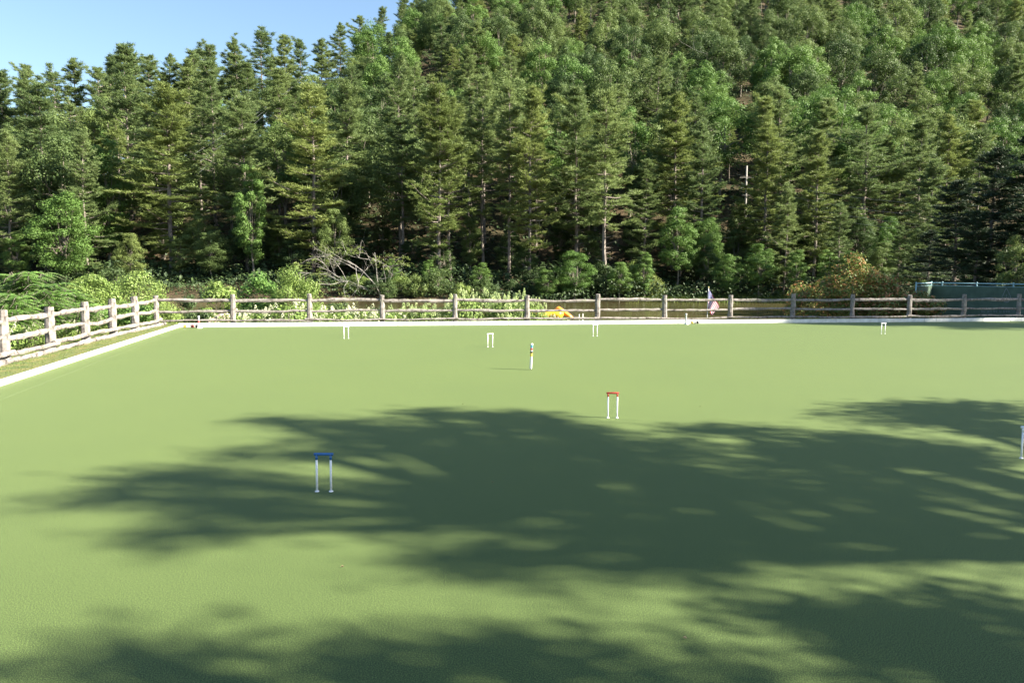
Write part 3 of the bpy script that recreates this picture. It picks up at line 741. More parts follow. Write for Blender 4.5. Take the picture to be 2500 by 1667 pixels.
# ------------------------------------------------------------------ split rail fences
rsf = np.random.RandomState(21)
def post_mesh(h, r):
    zs = np.linspace(-0.25, h, 9)
    P = np.column_stack([rsf.normal(0, 0.006, 9), rsf.normal(0, 0.006, 9), zs])
    rr = r * np.linspace(1.12, 0.92, 9) * rsf.uniform(0.94, 1.06, 9); rr[-1] *= 0.93
    return MB().tube(P, rr, 9, 1.0, 0.07, rsf).build('post', M['rail'], False)
def rail_mesh(a, b, r, sag=0.03, flat=0.8, over=0.05):
    a, b = np.array(a), np.array(b)
    d = unit((b - a)[None])[0]
    a, b = a - d * over, b + d * over
    n = 14
    t = np.linspace(0, 1, n)
    P = a[None] * (1 - t[:, None]) + b[None] * t[:, None]
    w = np.convolve(rsf.normal(0, 1, n + 4), np.ones(5) / 5, 'valid')
    P[:, 2] += w * sag * 0.75 * np.sin(np.pi * t) + (rsf.uniform(-1, 0.5) * sag) * np.sin(np.pi * t)
    P[:, 1] += np.convolve(rsf.normal(0, 1, n + 4), np.ones(5) / 5, 'valid') * 0.02
    rr = r * (0.72 + 0.28 * np.sin(np.pi * np.clip(t, 0.02, 0.98)) ** 0.5) * (1 + 0.35 * np.convolve(rsf.normal(0, 1, n + 2), np.ones(3) / 3, 'valid') * 0.5)
    return MB().tube(P, np.clip(rr, r * 0.5, r * 1.5), 8, flat, 0.16, rsf).build('rail', M['rail'], False)
def fence(label, posts, first, rail_z, radius, bottom=None):
    root = empty('split_rail_fence', posts[0], label, 'fence')
    o0 = posts[0]
    for q, p in enumerate(posts):
        if q >= first: link('post', post_mesh(0.92 + rsf.uniform(-0.03, 0.03), radius * rsf.uniform(0.92, 1.1)), root, p - o0)
    for q in range(len(posts) - 1):
        for rz, rr in rail_z:
            za, zb = rz + rsf.uniform(-0.02, 0.02), rz + rsf.uniform(-0.02, 0.02)
            link('rail', rail_mesh(posts[q] - o0 + [0, 0, za], posts[q + 1] - o0 + [0, 0, zb], rr * rsf.uniform(0.85, 1.15)), root)
        if bottom:
            off, rz, rr = bottom
            link('rail', rail_mesh(posts[q] - o0 + np.array(off) + [0, 0, rz + rsf.uniform(-0.02, 0.03)], posts[q + 1] - o0 + np.array(off) + [0, 0, rz + rsf.uniform(-0.02, 0.03)], rr, 0.03, 0.9, 0.12), root)
    return root
FV = 12.25
corner = court(-8.82, FV)
fposts = [corner] + [court(u_at_px(p * K, FV, 0.5), FV) for p in (535, 711, 878, 1045, 1211, 1373, 1527, 1678, 1822, 1958, 2089, 2214, 2340)]
du = 2.35
fposts += [fposts[-1] + np.array([du * CC, du * SS, 0]) * q for q in (1, 2, 3)]
fence('weathered grey split-rail fence along the far side of the lawn', fposts, 0, [(0.735, 0.050), (0.405, 0.042)], 0.082, ((0, -0.10, 0), 0.135, 0.036))
lp = [(-9.25, 0.6), (-9.218, 2.716), (-9.143, 4.743), (-9.11, 6.80), (-9.03, 8.65), (-8.92, 10.3)]
lposts = [court(*p) for p in lp] + [corner]
lf = fence('weathered split-rail fence with a ground log down the left side', lposts[:-1] + [corner - np.array([0, 0, 0])], 0, [(0.735, 0.052), (0.43, 0.055)], 0.098, ((0.12, 0, 0), 0.155, 0.048))
# the corner post belongs to the far fence only
for ch in [c for c in lf.children if c.name.split('.')[0] == 'post'][-1:]:
    bpy.data.objects.remove(ch)
for q in range(len(lposts) - 1):
    link('ground_log', rail_mesh(lposts[q] - lposts[0] + [0.2, 0, 0.045], lposts[q + 1] - lposts[0] + [0.2, 0, 0.045], 0.052, 0.02, 0.95, 0.2), lf)

# ------------------------------------------------------------------ croquet hoops, peg, markers, balls
def hoop_meshes(crown_mat):
    leg = MB().tube([[0, 0, -0.03], [0, 0, 0.29]], 0.0085, 10).build('leg', M['white_metal'], True)
    crown = MB()
    crown.tube([[-0.074, 0, 0.294], [-0.071, 0, 0.294], [0.071, 0, 0.294], [0.074, 0, 0.294]], [0.009, 0.0112, 0.0112, 0.009], 12)
    for s in (-1, 1): crown.tube([[s * 0.054, 0, 0.25], [s * 0.054, 0, 0.286]], 0.0098, 12)
    cr = crown.build('crown', crown_mat, True)
    col = MB().lathe([(0.0088, 0.008), (0.014, 0.0075), (0.017, 0.005), (0.0175, 0.0005)], (0, 0, 0), 14).build('collar', M['white_metal'], True)
    return leg, cr, col
HM = {k: hoop_meshes(M[k]) for k in ('blue', 'red', 'white_metal')}
def hoop(P, kind, label, rz=0.12):
    o = empty('croquet_hoop', P, label, 'croquet hoop', 'croquet hoops on the lawn', rz)
    for s in (-1, 1):
        link('leg', HM[kind][0], o, (s * 0.054, 0, 0)); link('collar', HM[kind][2], o, (s * 0.054, 0, 0))
    link('crown', HM[kind][1], o)
    return o
hoop(ground(791.3, 1199.5), 'blue', 'white croquet hoop with a blue crown in the tree shadow at left', 0.03)
hoop(ground(1495, 1020), 'red', 'white croquet hoop with a red crown at the shadow edge', 0.03)
hoop(ground(1196.6, 847), 'white_metal', 'all-white croquet hoop left of the striped peg', 0.1)
hoop(ground(845.2, 826.1), 'white_metal', 'all-white croquet hoop farthest left, near the far board', 0.1)
hoop(ground(1452.8, 820.5), 'white_metal', 'all-white croquet hoop right of the striped peg, near the far board', 0.1)
hoop(ground(2156, 814.8), 'white_metal', 'all-white croquet hoop at right below the reddening shrub', 0.1)
hoop(ground(2497 + 10, 1118.4), 'white_metal', 'white croquet hoop cut by the right edge of the photo', 0.05)

pg = empty('winning_peg', ground(1295.5, 902.5), 'striped croquet peg with blue, red, black and yellow bands at centre', 'peg')
pg.rotation_euler = (0, math.radians(2.2), 0)
r0 = 0.0215
prof = [('shaft', 0.015, 0.228, 'white'), ('band_yellow', 0.228, 0.288, 'band_yellow'), ('band_black', 0.288, 0.322, 'band_black'), ('band_white', 0.322, 0.338, 'white'), ('band_red', 0.338, 0.382, 'band_red'), ('band_blue', 0.382, 0.433, 'band_blue'), ('top', 0.433, 0.457, 'white')]
for nme, z0, z1, mt in prof:
    pr = [(r0, z0), (r0, z1)]
    if nme == 'top': pr = [(r0, z0), (r0, z1 - 0.006), (r0 - 0.006, z1), (0.0005, z1)]
    if nme == 'shaft': pr = [(0.0005, z0), (r0 - 0.003, z0), (r0, z0 + 0.01), (r0, z1)]
    link(nme, MB().lathe(pr, (0, 0, 0), 18).build(nme, M[mt], True), pg)
link('spike', MB().tube([[0, 0, -0.06], [0, 0, 0.016]], 0.007, 8).build('spike', M['dark_strap']), pg)

def ball(P, mat, label):
    me = MB()
    n = 12
    prof = [(max(0.0004, 0.046 * math.sin(math.pi * q / n)), 0.046 - 0.046 * math.cos(math.pi * q / n)) for q in range(n + 1)]
    o = link('croquet_ball', me.lathe(prof, (0, 0, 0), 20).build('croquet_ball', M[mat], True), None, P)
    tag(o, label, 'ball', 'croquet balls by the far board')
ball(court(-7.80, 11.12), 'ball_yellow', 'yellow croquet ball in the far left corner of the lawn')
ball(court(-7.62, 11.20), 'ball_pink', 'greyish pink croquet ball behind the dull red one')
ball(court(-7.57, 11.08), 'ball_red', 'dull red croquet ball beside the black one in the corner')
ball(court(-7.47, 11.10), 'ball_black', 'black croquet ball next to the red-banded corner marker')
ball(court(7.84, 11.22), 'ball_yellow', 'ochre yellow croquet ball right of the plain white marker')
ball(court(8.04, 11.24), 'ball_black', 'black croquet ball at the far board below the flag')
def marker(P, label, band):
    o = empty('corner_marker', P, label, 'marker post', None, 0.3)
    link('shaft', MB().lathe([(0.027, 0.03), (0.025, 0.30), (0.030, 0.305), (0.031, 0.335), (0.022, 0.348), (0.0005, 0.35)], (0, 0, 0), 14).build('shaft', M['white'], True), o)
    link('foot', MB().box((0.02, -0.02, 0.025), (0.13, 0.10, 0.05), 0.4, 0.75).build('foot', M['white']), o)
    if band: link('band', MB().lathe([(0.0285, 0.15), (0.0285, 0.215)], (0, 0, 0), 14).build('band', M['band_red'], True), o)
marker(court(-7.385, 10.95), 'white marker post with a red band in the far left corner', True)
marker(court(7.52, 10.98), 'plain white marker post at the far board left of the flag', False)
for q, (x, y, w) in enumerate([(1063, 928, 'left of the red hoop'), (1608, 934, 'right of the red hoop'), (1131, 1108, 'in the shade right of the blue hoop'), (786, 1302, 'in the shade below the blue hoop'), (1573, 1466, 'near the bottom edge'), (1820, 1155, 'in the deep shade at right')]):
    p = ground(x * K, y * K, 0.004)
    rs = np.random.RandomState(q)
    L = 0.012
    V = np.array([[-L, 0, 0.004], [0, 0.5 * L, 0.012], [L, 0, 0.002], [0, -0.5 * L, 0.010], [0, 0, 0.003]])
    o = link('fallen_leaf', mesh('fallen_leaf', V, [[0, 3, 4], [3, 2, 4], [2, 1, 4], [1, 0, 4]], [M['dry_leaf']]), None, p)
    o.rotation_euler = (0, 0, rs.uniform(0, 6))
    tag(o, 'tiny dry fallen leaf on the lawn %s' % w, 'leaf', 'fallen leaves on the lawn')

# ------------------------------------------------------------------ flag
FY = 30.0
fb = at(1728, 790, FY); ft = at(1730, 703, FY)
gz = float(T(fb[0], FY))
fl = empty('flag', (ft[0], FY, gz), 'small red white and blue flag hanging limp on a white pole behind the fence', 'flag')
hp = ft[2] - gz
link('pole', MB().tube([[-0.03, 0, -0.2], [-0.02, 0, hp * 0.5], [0, 0, hp]], [0.012, 0.012, 0.011], 8).build('pole', M['white'], True), fl)
n = 8
link('finial', MB().lathe([(max(0.0005, 0.026 * math.sin(math.pi * q / n)), hp + 0.02 - 0.026 * math.cos(math.pi * q / n)) for q in range(n + 1)], (0, 0, 0), 12).build('finial', M['gold'], True), fl)
ns, ntt = 36, 39
V = []
for q in range(ntt + 1):
    t = q / ntt
    for p in range(ns + 1):
        s = p / ns
        hx, hz = 0.012 - 0.02 * t, hp - 0.05 - 0.66 * t
        ex, ez = 0.43 * (1 - t) + 0.17 * t, hp - 0.05 + (-0.66 * (1 - t) - 0.98 * t)
        x = hx * (1 - s) + ex * s; z = hz * (1 - s) + ez * s - 0.05 * math.sin(math.pi * s) * t
        V.append([x + 0.02 * math.sin(9 * s + 3 * t) * s, 0.045 * math.sin(7.5 * s + 2.2 * t) * min(1, 3 * s) - 0.02, z])
Q, I = [], []
for q in range(ntt):
    for p in range(ns):
        k = q * (ns + 1) + p
        Q.append([k, k + 1, k + ns + 2, k + ns + 1])
        st = q // 3
        if st < 7 and p < ns * 0.30: I.append(1 if (q % 3 == 1 and p % 2 == 1) else 2)
        else: I.append(0 if st % 2 == 0 else 1)
link('cloth', mesh('cloth', V, Q, [M['flag_red'], M['flag_white'], M['flag_blue']], I, True), fl)

# ------------------------------------------------------------------ yellow float and stakes beside the water
FL = 33.0
c = at(1352, 768, FL)
fz = c[2] - 0.19
wf = empty('water_float', (c[0], FL, fz), 'rounded yellow plastic float with a slanted orange arm behind the far fence', 'float')
n = 12
body = MB()
P = [[-1.1 + 1.42 * q / n, 0.02 * math.sin(q), 0.19] for q in range(n + 1)]
rr = [0.19 * min(1.0, 0.80 + 0.25 * math.sin(math.pi * min(1, (q + 1) / 4) / 2)) for q in range(n + 1)]; rr[-1] = 0.16
body.tube(P, rr, 18)
link('body', body.build('body', M['float_yellow'], True), wf)
link('end_cap', MB().tube([[0.318, 0, 0.19], [0.36, 0, 0.185], [0.40, 0, 0.17]], [0.163, 0.14, 0.05], 16).build('end_cap', M['float_orange'], True), wf)
p0, p1, p2 = np.array([0.02, 0.3, 0.34]), np.array([0.20, 0.28, 0.44]), np.array([0.84, 0.1, 0.00])
arm = MB()
pts = np.array([p0, p0 * 0.4 + p1 * 0.6, p1, p1 * 0.7 + p2 * 0.3, p1 * 0.3 + p2 * 0.7, p2])
arm.tube(pts, [0.045, 0.075, 0.09, 0.095, 0.085, 0.05], 14, 1.3)
link('arm', arm.build('arm', M['float_orange'], True), wf)
link('strap', MB().tube([[0.28, 0.36, 0.50], [0.60, 0.26, 0.30], [0.96, 0.14, 0.03]], 0.018, 6).build('strap', M['dark_strap']), wf)
for px, top, lb in ((1414, 767, 'short white stake nearest the yellow float'), (1423, 765.5, 'taller white stake right of the yellow float')):
    p = at(px, top, 34)
    g0 = float(T(p[0], 34))
    tag(link('white_stake', MB().tube([[0, 0, -0.1], [0.01, 0, (p[2] - g0) * 0.6], [0, 0, p[2] - g0]], [0.022, 0.021, 0.016], 8).build('white_stake', M['white'], True), None, (p[0], 34, g0)), lb, 'stake', 'white stakes by the water')

# ------------------------------------------------------------------ tennis windscreen fence at right
A_, B_, C_ = at(2237, 692, 51), at(2274, 690, 55.0), at(2570, 695, 49.5)
ZT = 1.0
for p in (A_, B_, C_): p[2] = ZT
GZ = float(T(30, 50))
wsf = empty('windscreen_fence', (A_[0], A_[1], GZ), 'tall fence with dark green windscreen and pale teal pipes at right', 'fence')
org = np.array([A_[0], A_[1], GZ])
def wpanel(a, b):
    a, b = a - org, b - org
    d = unit((b - a)[None])[0]; nrm = np.array([d[1], -d[0], 0])
    n = 10
    V, Q = [], []
    for q in range(n + 1):
        t = q / n; p = a * (1 - t) + b * t
        bul = 0.008 * math.sin(math.pi * t)
        for zz in (0.05, 1.0, 2.0, a[2] - 0.2):
            for e in (0.075, 0.087): V.append([p[0] + nrm[0] * (bul + e), p[1] + nrm[1] * (bul + e), zz])
    for q in range(n):
        for w in range(3):
            k0 = q * 8 + w * 2
            Q += [[k0, k0 + 8, k0 + 10, k0 + 2], [k0 + 1, k0 + 3, k0 + 11, k0 + 9]]
        Q.append([q * 8 + 6, q * 8 + 14, q * 8 + 15, q * 8 + 7])
    link('windscreen', mesh('windscreen', V, Q, [M['screen']], None, False), wsf)
def wpost(p, r=0.045):
    p = p - org
    link('post', MB().tube([[p[0], p[1], -0.2], [p[0], p[1], p[2] + 0.06]], r, 10).build('post', M['pipe'], True), wsf)
    link('post_cap', MB().lathe([(r * 1.25, p[2] + 0.03), (r * 1.25, p[2] + 0.08), (0.001, p[2] + 0.11)], (p[0], p[1], 0), 10).build('post_cap', M['pipe'], True), wsf)
bays = [A_, B_] + [B_ + (C_ - B_) * t for t in (0.10, 0.40, 0.70, 1.0)]
for q in range(len(bays) - 1):
    wpanel(bays[q], bays[q + 1])
    a, b = bays[q] - org, bays[q + 1] - org
    link('top_rail', MB().tube([a, b], 0.042, 8).build('top_rail', M['pipe'], True), wsf)
    link('wire_strip', MB().tube([a - [0, 0, 0.17], b - [0, 0, 0.17]], 0.022, 6).build('wire_strip', M['pipe'], True), wsf)
for p in bays: wpost(p)
# faint emblem and lettering printed on the windscreen
dd = unit((C_ - B_)[None])[0]; nn = np.array([dd[1], -dd[0], 0])
def on_screen(px, py, off=0.125):
    r = ray(px, py); o0 = np.array([0, 0, CAM_H])
    t = np.dot(B_ - o0 + nn * off, nn) / np.dot(r, nn)
    return o0 + r * t - org
em = MB()
th = np.linspace(0, 2 * math.pi, 33)[:-1]
ring = []
for t in th:
    w = (1 - 0.45 * math.sin(t) * (math.sin(t) > 0)) * 11.5
    ring.append((2457 + w * math.cos(t), 725 - 14.5 * math.sin(t) - (8 * max(0, math.sin(t)) ** 3)))
V = np.array([on_screen(*p) for p in ring] + [on_screen(2457 + (p[0] - 2457) * 0.80, 723 + (p[1] - 723) * 0.82) for p in ring])
k = np.arange(32); kk = (k + 1) % 32
em.add(V, np.stack([k, kk, 32 + kk, 32 + k], -1))
for x0, y0, x1, y1 in [(2457, 718, 2457, 738), (2450, 727, 2457, 733), (2464, 724, 2457, 731)]:
    em.add([on_screen(x0 - 0.8, y0), on_screen(x0 + 0.8, y0), on_screen(x1 + 0.8, y1), on_screen(x1 - 0.8, y1)], [[0, 1, 2, 3]])
link('emblem', em.build('emblem', M['screen_print']), wsf)
le = MB()
x = 2396.0
rl = random.Random(3)
while x < 2478:
    w = rl.choice([3.0, 4.0, 4.5])
    for sx in (0, w - 1.3):
        le.add([on_screen(x + sx, 763), on_screen(x + sx + 1.2, 763), on_screen(x + sx + 1.2, 757), on_screen(x + sx, 757)], [[0, 1, 2, 3]])
    yb = rl.choice([757, 760, 762])
    le.add([on_screen(x, yb + 1.1, 0.127), on_screen(x + w, yb + 1.1, 0.127), on_screen(x + w, yb, 0.127), on_screen(x, yb, 0.127)], [[0, 1, 2, 3]])
    x += w + rl.choice([2.0, 2.0, 2.2, 5.0])
link('lettering', le.build('lettering', M['screen_print']), wsf)

# ------------------------------------------------------------------ near shrubs behind the fences
def near_shrub(px, top, Yd, wpx, label, seed, mat, leaf=0.085, lobes=40, per=170, name='rounded_shrub', group='rounded shrubs behind the far fence', spike=0.35, base=None):
    b = px_base(px, Yd)
    zt = at(px, top, Yd)[2]
    H = zt - b[2]
    W = wpx / F_PX * Yd
    ms = broad_meshes('shrub%d' % seed, seed, H * 1.03, W * 1.25, lobes + 14, per, leaf, M[mat], 0.58, 0.43, 0.03, lobe_r=(0.10, 0.17), spike=spike)
    return plant(name, ms, b - np.array([0, 0, 0.05]), 1.0, 0, label, 'shrub', group, parts=('stem', 'foliage'))
near_shrub(228, 668, 24, 110, 'light green twiggy shrub behind the left fence, left of two', 501, 'shrub', 0.06)
near_shrub(345, 655, 28, 150, 'large light green shrub behind the fence corner', 502, 'shrub', 0.07, 48)
near_shrub(530, 675, 31, 110, 'rounded shrub with big pale leaves, leftmost behind the far fence', 503, 'shrub', 0.10)
near_shrub(632, 660, 32, 120, 'pointed bright green shrub with big leaves behind the far fence', 504, 'sumac', 0.11)
near_shrub(718, 645, 31, 135, 'tall olive green conical shrub behind the far fence', 505, 'maple' if False else 'shrub', 0.07, 52, 190, spike=0.6)
near_shrub(820, 712, 33, 80, 'small dark shrub low behind the far fence right of the olive one', 506, 'shrub_dark', 0.08, 24, 130)
near_shrub(452, 708, 33, 80, 'leafy shrub between the corner and the pale rounded shrubs', 514, 'shrub_dark', 0.08, 26, 130)
near_shrub(800, 728, 33, 110, 'mid green shrub right of the olive conical shrub', 515, 'shrub', 0.08, 30, 140)
near_shrub(905, 742, 34, 120, 'low green shrub behind the cream hydrangeas', 516, 'shrub_dark', 0.08, 30, 140)
near_shrub(480, 752, 28, 90, 'low dark shrub under the rails near the fence corner', 507, 'shrub_dark', 0.07, 24, 130)
near_shrub(430, 765, 29, 70, 'low green weed clump right of the fence corner', 508, 'shrub', 0.06, 20, 120)
near_shrub(590, 745, 30, 130, 'dark green shrub foot below the pale rounded shrubs', 509, 'shrub_dark', 0.08, 30, 130)
near_shrub(10, 680, 24, 60, 'yellow-green shrub at the left edge behind the fence', 510, 'shrub', 0.06, 24, 130)
near_shrub(150, 722, 22.5, 190, 'low mixed greenery behind the left fence', 511, 'sumac', 0.06, 40, 150)
near_shrub(300, 742, 24, 120, 'dark green shrub low behind the left fence near the corner', 512, 'sumac', 0.06, 30, 150)
near_shrub(390, 745, 26, 90, 'twiggy green shrub right behind the corner post', 513, 'shrub', 0.055, 26, 140)
# reddening shrub group at right
for q, (px, top, wpx, Yd, lb) in enumerate([(2085, 625, 130, 32, 'tallest stem of reddening shrubs with orange-tipped leaves behind the far fence'), (1995, 672, 130, 33, 'left-hand reddening shrub with green and bronze leaves'), (2160, 672, 130, 31.5, 'right-hand reddening shrub with coppery branch tips'), (2245, 706, 90, 31, 'lowest reddening shrub, in front of the windscreen fence')]):
    near_shrub(px, top, Yd, wpx, lb, 520 + q, 'maple', 0.10, 40, 150, 'reddening_shrub', 'reddening shrubs at right', 0.7)
# fern-like sumac with long pinnate fronds
def sumac(base, H, label, seed, stems):
    rs = np.random.RandomState(seed)
    o = empty('sumac_shrub', base, label, 'shrub')
    tb = MB(); C, Nn, D, S = [], [], [], []
    for q in range(stems):
        az = rs.uniform(0, 6.28); lean = rs.uniform(0.03, 0.30)
        tt = np.linspace(0, 1, 6)[:, None]
        P = tt * np.array([math.cos(az) * lean * H * 0.6, math.sin(az) * lean * H * 0.6, H * rs.uniform(0.55, 0.95)])
        P = P + rs.normal(0, 0.02, P.shape) * tt
        tb.tube(P, np.linspace(0.022, 0.008, 6), 5)
        for w in range(24):
            t = 0.3 + 0.7 * rs.uniform(0, 1) ** 0.5
            p = np.array([np.interp(t, tt[:, 0], P[:, c]) for c in range(3)])
            fa = rs.uniform(0, 6.28); L = rs.uniform(0.38, 0.62)
            d0 = np.array([math.cos(fa), math.sin(fa), 0])
            ss = np.linspace(0.12, 1, 12)
            cur = p + d0 * (ss * L)[:, None] + np.array([0, 0, 1]) * (0.42 * ss * L - 0.55 * ss ** 2 * L)[:, None]
            tb.tube(np.vstack([p, cur[3], cur[7], cur[11]]), [0.006, 0.005, 0.004, 0.002], 4)
            lat = np.array([-d0[1], d0[0], 0])
            for sg in (-1, 1):
                C.append(cur + lat * sg * 0.055); D.append(np.tile(lat * sg + d0 * 0.45 - np.array([0, 0, 0.25]), (12, 1)))
                Nn.append(np.tile(np.array([0, 0, 1.0]) + lat * sg * 0.25, (12, 1)) + rs.normal(0, 0.12, (12, 3)))
                S.append(np.full(12, 0.13) * np.sin(np.pi * (0.25 + 0.65 * ss)))
    Nn = unit(np.concatenate(Nn))
    V, Q = leaf_quads(np.concatenate(C), Nn, np.concatenate(S), 0.34, rs, np.concatenate(D))
    link('stem', tb.build('sumac_stem', M['bark']), o)
    link('foliage', mesh('sumac_fronds', V, Q, [M['sumac']]), o)
for q, (px, top, Yd, lb, st) in enumerate([(62, 642, 19.5, 'fern-like shrub with long drooping pinnate leaves at the far left', 14), (120, 682, 18.5, 'smaller fern-like shrub with pinnate leaves right of the tall one', 9), (180, 700, 20.5, 'low pinnate-leaved shrub left of the light green twiggy shrub', 8), (20, 705, 17.5, 'pinnate-leaved shrub cut by the left edge of the photo', 8)]):
    b = px_base(px, Yd)
    sumac(b - np.array([0, 0, 0.05]), at(px, top, Yd)[2] - b[2], lb, 540 + q, st)
# hydrangeas
def hydrangea_meshes(seed, Hh, W, heads, pet):
    rs = np.random.RandomState(seed)
    st = MB()
    n = 1500
    d = unit(rs.normal(size=(n, 3)) + np.array([0, 0, 0.3]))
    Cn = d * (rs.uniform(0.5, 1.0, n) ** 0.5)[:, None] * np.array([W / 2, W / 2, Hh * 0.52]) + np.array([0, 0, Hh * 0.48])
    V, Q = leaf_quads(Cn, unit(d + rs.normal(0, 0.5, (n, 3)) + [0, 0, 0.4]), rs.uniform(0.06, 0.11, n), 0.6, rs)
    fol = mesh('hydrangea_leaves', V, Q, [M['hydrangea']])
    for q in range(9):
        a = rs.uniform(0, 6.28); e = np.array([math.cos(a) * W * 0.35, math.sin(a) * W * 0.35, Hh * 0.8])
        st.tube(np.stack([e * 0.02, e * 0.5 + [0, 0, 0.03], e]), [0.010, 0.008, 0.005], 4)
    C = []
    for q in range(heads):
        dd = unit((rs.normal(size=3) * np.array([1, 1, 0.5]) + np.array([0.1, -0.35, 0.75]))[None])[0]
        c = dd * np.array([W * 0.5, W * 0.5, Hh * 0.54]) + np.array([0, 0, Hh * 0.50])
        m_ = 60
        hgt = rs.uniform(0.13, 0.22)
        t = rs.uniform(0, 1, m_) ** 0.8
        rr = 0.058 * (1 - t) ** 0.7 + 0.006
        an = rs.uniform(0, 6.28, m_)
        ax = unit((dd * 0.45 + np.array([0, 0, 0.9]))[None])[0]
        b1 = unit(np.cross(ax, [1, 0, 0])[None])[0]; b2 = np.cross(ax, b1)
        C.append(c + ax * (t * hgt)[:, None] + (b1 * np.cos(an)[:, None] + b2 * np.sin(an)[:, None]) * rr[:, None])
    C = np.concatenate(C)
    V, Q = leaf_quads(C, unit(rs.normal(size=C.shape) + [0.2, -0.3, 0.4]), rs.uniform(0.022, 0.036, len(C)), 0.9, rs)
    return st.build('hydrangea_stems', M['bark']), fol, mesh('hydrangea_flowers', V, Q, [M[pet]])
HYD = [hydrangea_meshes(600 + q, 1.15, 1.3, hd, pt2) for q, (hd, pt2) in enumerate([(20, 'petal'), (26, 'petal'), (30, 'petal_green'), (34, 'petal_green')])]
def hydrangea(P, top, proto, label, grp, wide=1.0):
    z0 = float(T(P[0], P[1]))
    s = max(0.4, (top - z0) / 1.22)
    o = plant('hydrangea', HYD[proto], (P[0], P[1], z0 - 0.03), (s * wide, s * wide, s), R.uniform(0, 6.28), label, 'hydrangea', grp, parts=('stem', 'foliage', 'flowers'))
far_h = [(560, 758, 0), (640, 752, 1), (700, 735, 0), (760, 745, 1), (830, 752, 0), (890, 745, 1), (945, 752, 0), (985, 742, 2), (1035, 738, 3), (1085, 740, 2), (1135, 712, 3), (1185, 716, 2), (1232, 722, 3), (1270, 718, 2), (1300, 730, 3), (1362, 770, 0)]
for q, (px, top, pr) in enumerate(far_h):
    Yd = 27.3 + 0.0022 * (px - 600) + (q % 2) * 0.5
    p = at(px, top, Yd)
    grp = 'cream flowering hydrangeas behind the far fence' if pr < 2 else 'pale green flowering hydrangeas behind the far fence'
    hydrangea(p, p[2], pr, ('%s hydrangea with cream flower heads behind the far fence, counted from the corner' % ORD[q].replace('leftmost', 'first') if pr < 2 else '%s hydrangea with greenish flower spires behind the far fence, counted from the left' % ORD[q - 7].replace('leftmost', 'first')) if q < 15 else 'low cream-flowered plant at the foot of the yellow float', grp, 1.0 if pr < 2 else 0.75)
for q, (u, v, top, pr) in enumerate([(-10.0, 0.9, 0.62, 0), (-9.95, 2.1, 0.70, 1), (-9.95, 3.4, 0.62, 0), (-9.95, 4.7, 0.70, 1), (-9.95, 6.1, 0.55, 0), (-10.0, 8.3, 0.45, 1), (-9.9, 10.6, 0.42, 0)]):
    hydrangea(court(u, v), top, pr, '%s cream hydrangea close behind the left fence, counted from the near end' % ORD[q].replace('leftmost', 'first'), 'hydrangeas behind the left fence', 0.95)
# rocks near the fence corner
for px, py, Yd, s, lb in ((548, 772, 28.0, 0.35, 'tan rock in the flower bed left of the second far post'), (520, 782, 27.5, 0.28, 'flat pinkish rock just above the far board near the corner')):
    rs = np.random.RandomState(int(px))
    p = at(px, py, Yd)
    nn_ = 7
    me = MB()
    prof = [(max(0.001, math.sin(math.pi * q / nn_)) * s, -s * 0.55 * math.cos(math.pi * q / nn_)) for q in range(nn_ + 1)]
    me.lathe(prof, (0, 0, 0), 10)
    me.v[0] = me.v[0] * (1 + rs.uniform(-0.16, 0.16, (len(me.v[0]), 1)))
    tag(link('garden_rock', me.build('garden_rock', M['rock'], False), None, p - np.array([0, 0, s * 0.3])), lb, 'rock', 'rocks in the flower bed')
# bank ground cover (uncountable) behind both fences
rs = np.random.RandomState(77)
n = 16000
u = np.concatenate([rs.uniform(-13.5, -9.6, n // 2), rs.uniform(-10, 19, n // 2)]); v = np.concatenate([rs.uniform(-4, 14, n // 2), rs.uniform(12.5, 16.5, n // 2)])
xx = CX + u * CC - v * SS; yy = CY + u * SS + v * CC
keep = ~((u > 3.5) & (u < 13) & (v > 12.9)) | (v < 13.4)
P = np.column_stack([xx, yy, T(xx, yy)])[keep]
m_ = len(P)
V1, T1 = blades(P, unit(rs.normal(size=(m_, 3)) * 0.45 + np.array([0, 0, 1.0])), rs.uniform(0.08, 0.30, m_), 0.02, rs)
tag(link('bank_weeds', mesh('bank_weeds', V1, T1, [M['grass']])), 'weeds and grass on the bank behind the fences', 'weeds', kind='stuff')
n = 14000
u = rs.uniform(-9.9, -EDGE_L - 0.06, n); v = rs.uniform(-3, 12.2, n)
P = np.column_stack([CX + u * CC - v * SS, CY + u * SS + v * CC, np.full(n, -0.004)])
V1, T1 = blades(P, unit(rs.normal(size=(n, 3)) * 0.6 + np.array([0, 0, 1.0])), rs.uniform(0.015, 0.05, n), 0.012, rs)
tag(link('verge_grass', mesh('verge_grass', V1, T1, [M['grass']])), 'short mossy grass between the left board and the fence', 'grass', kind='stuff')

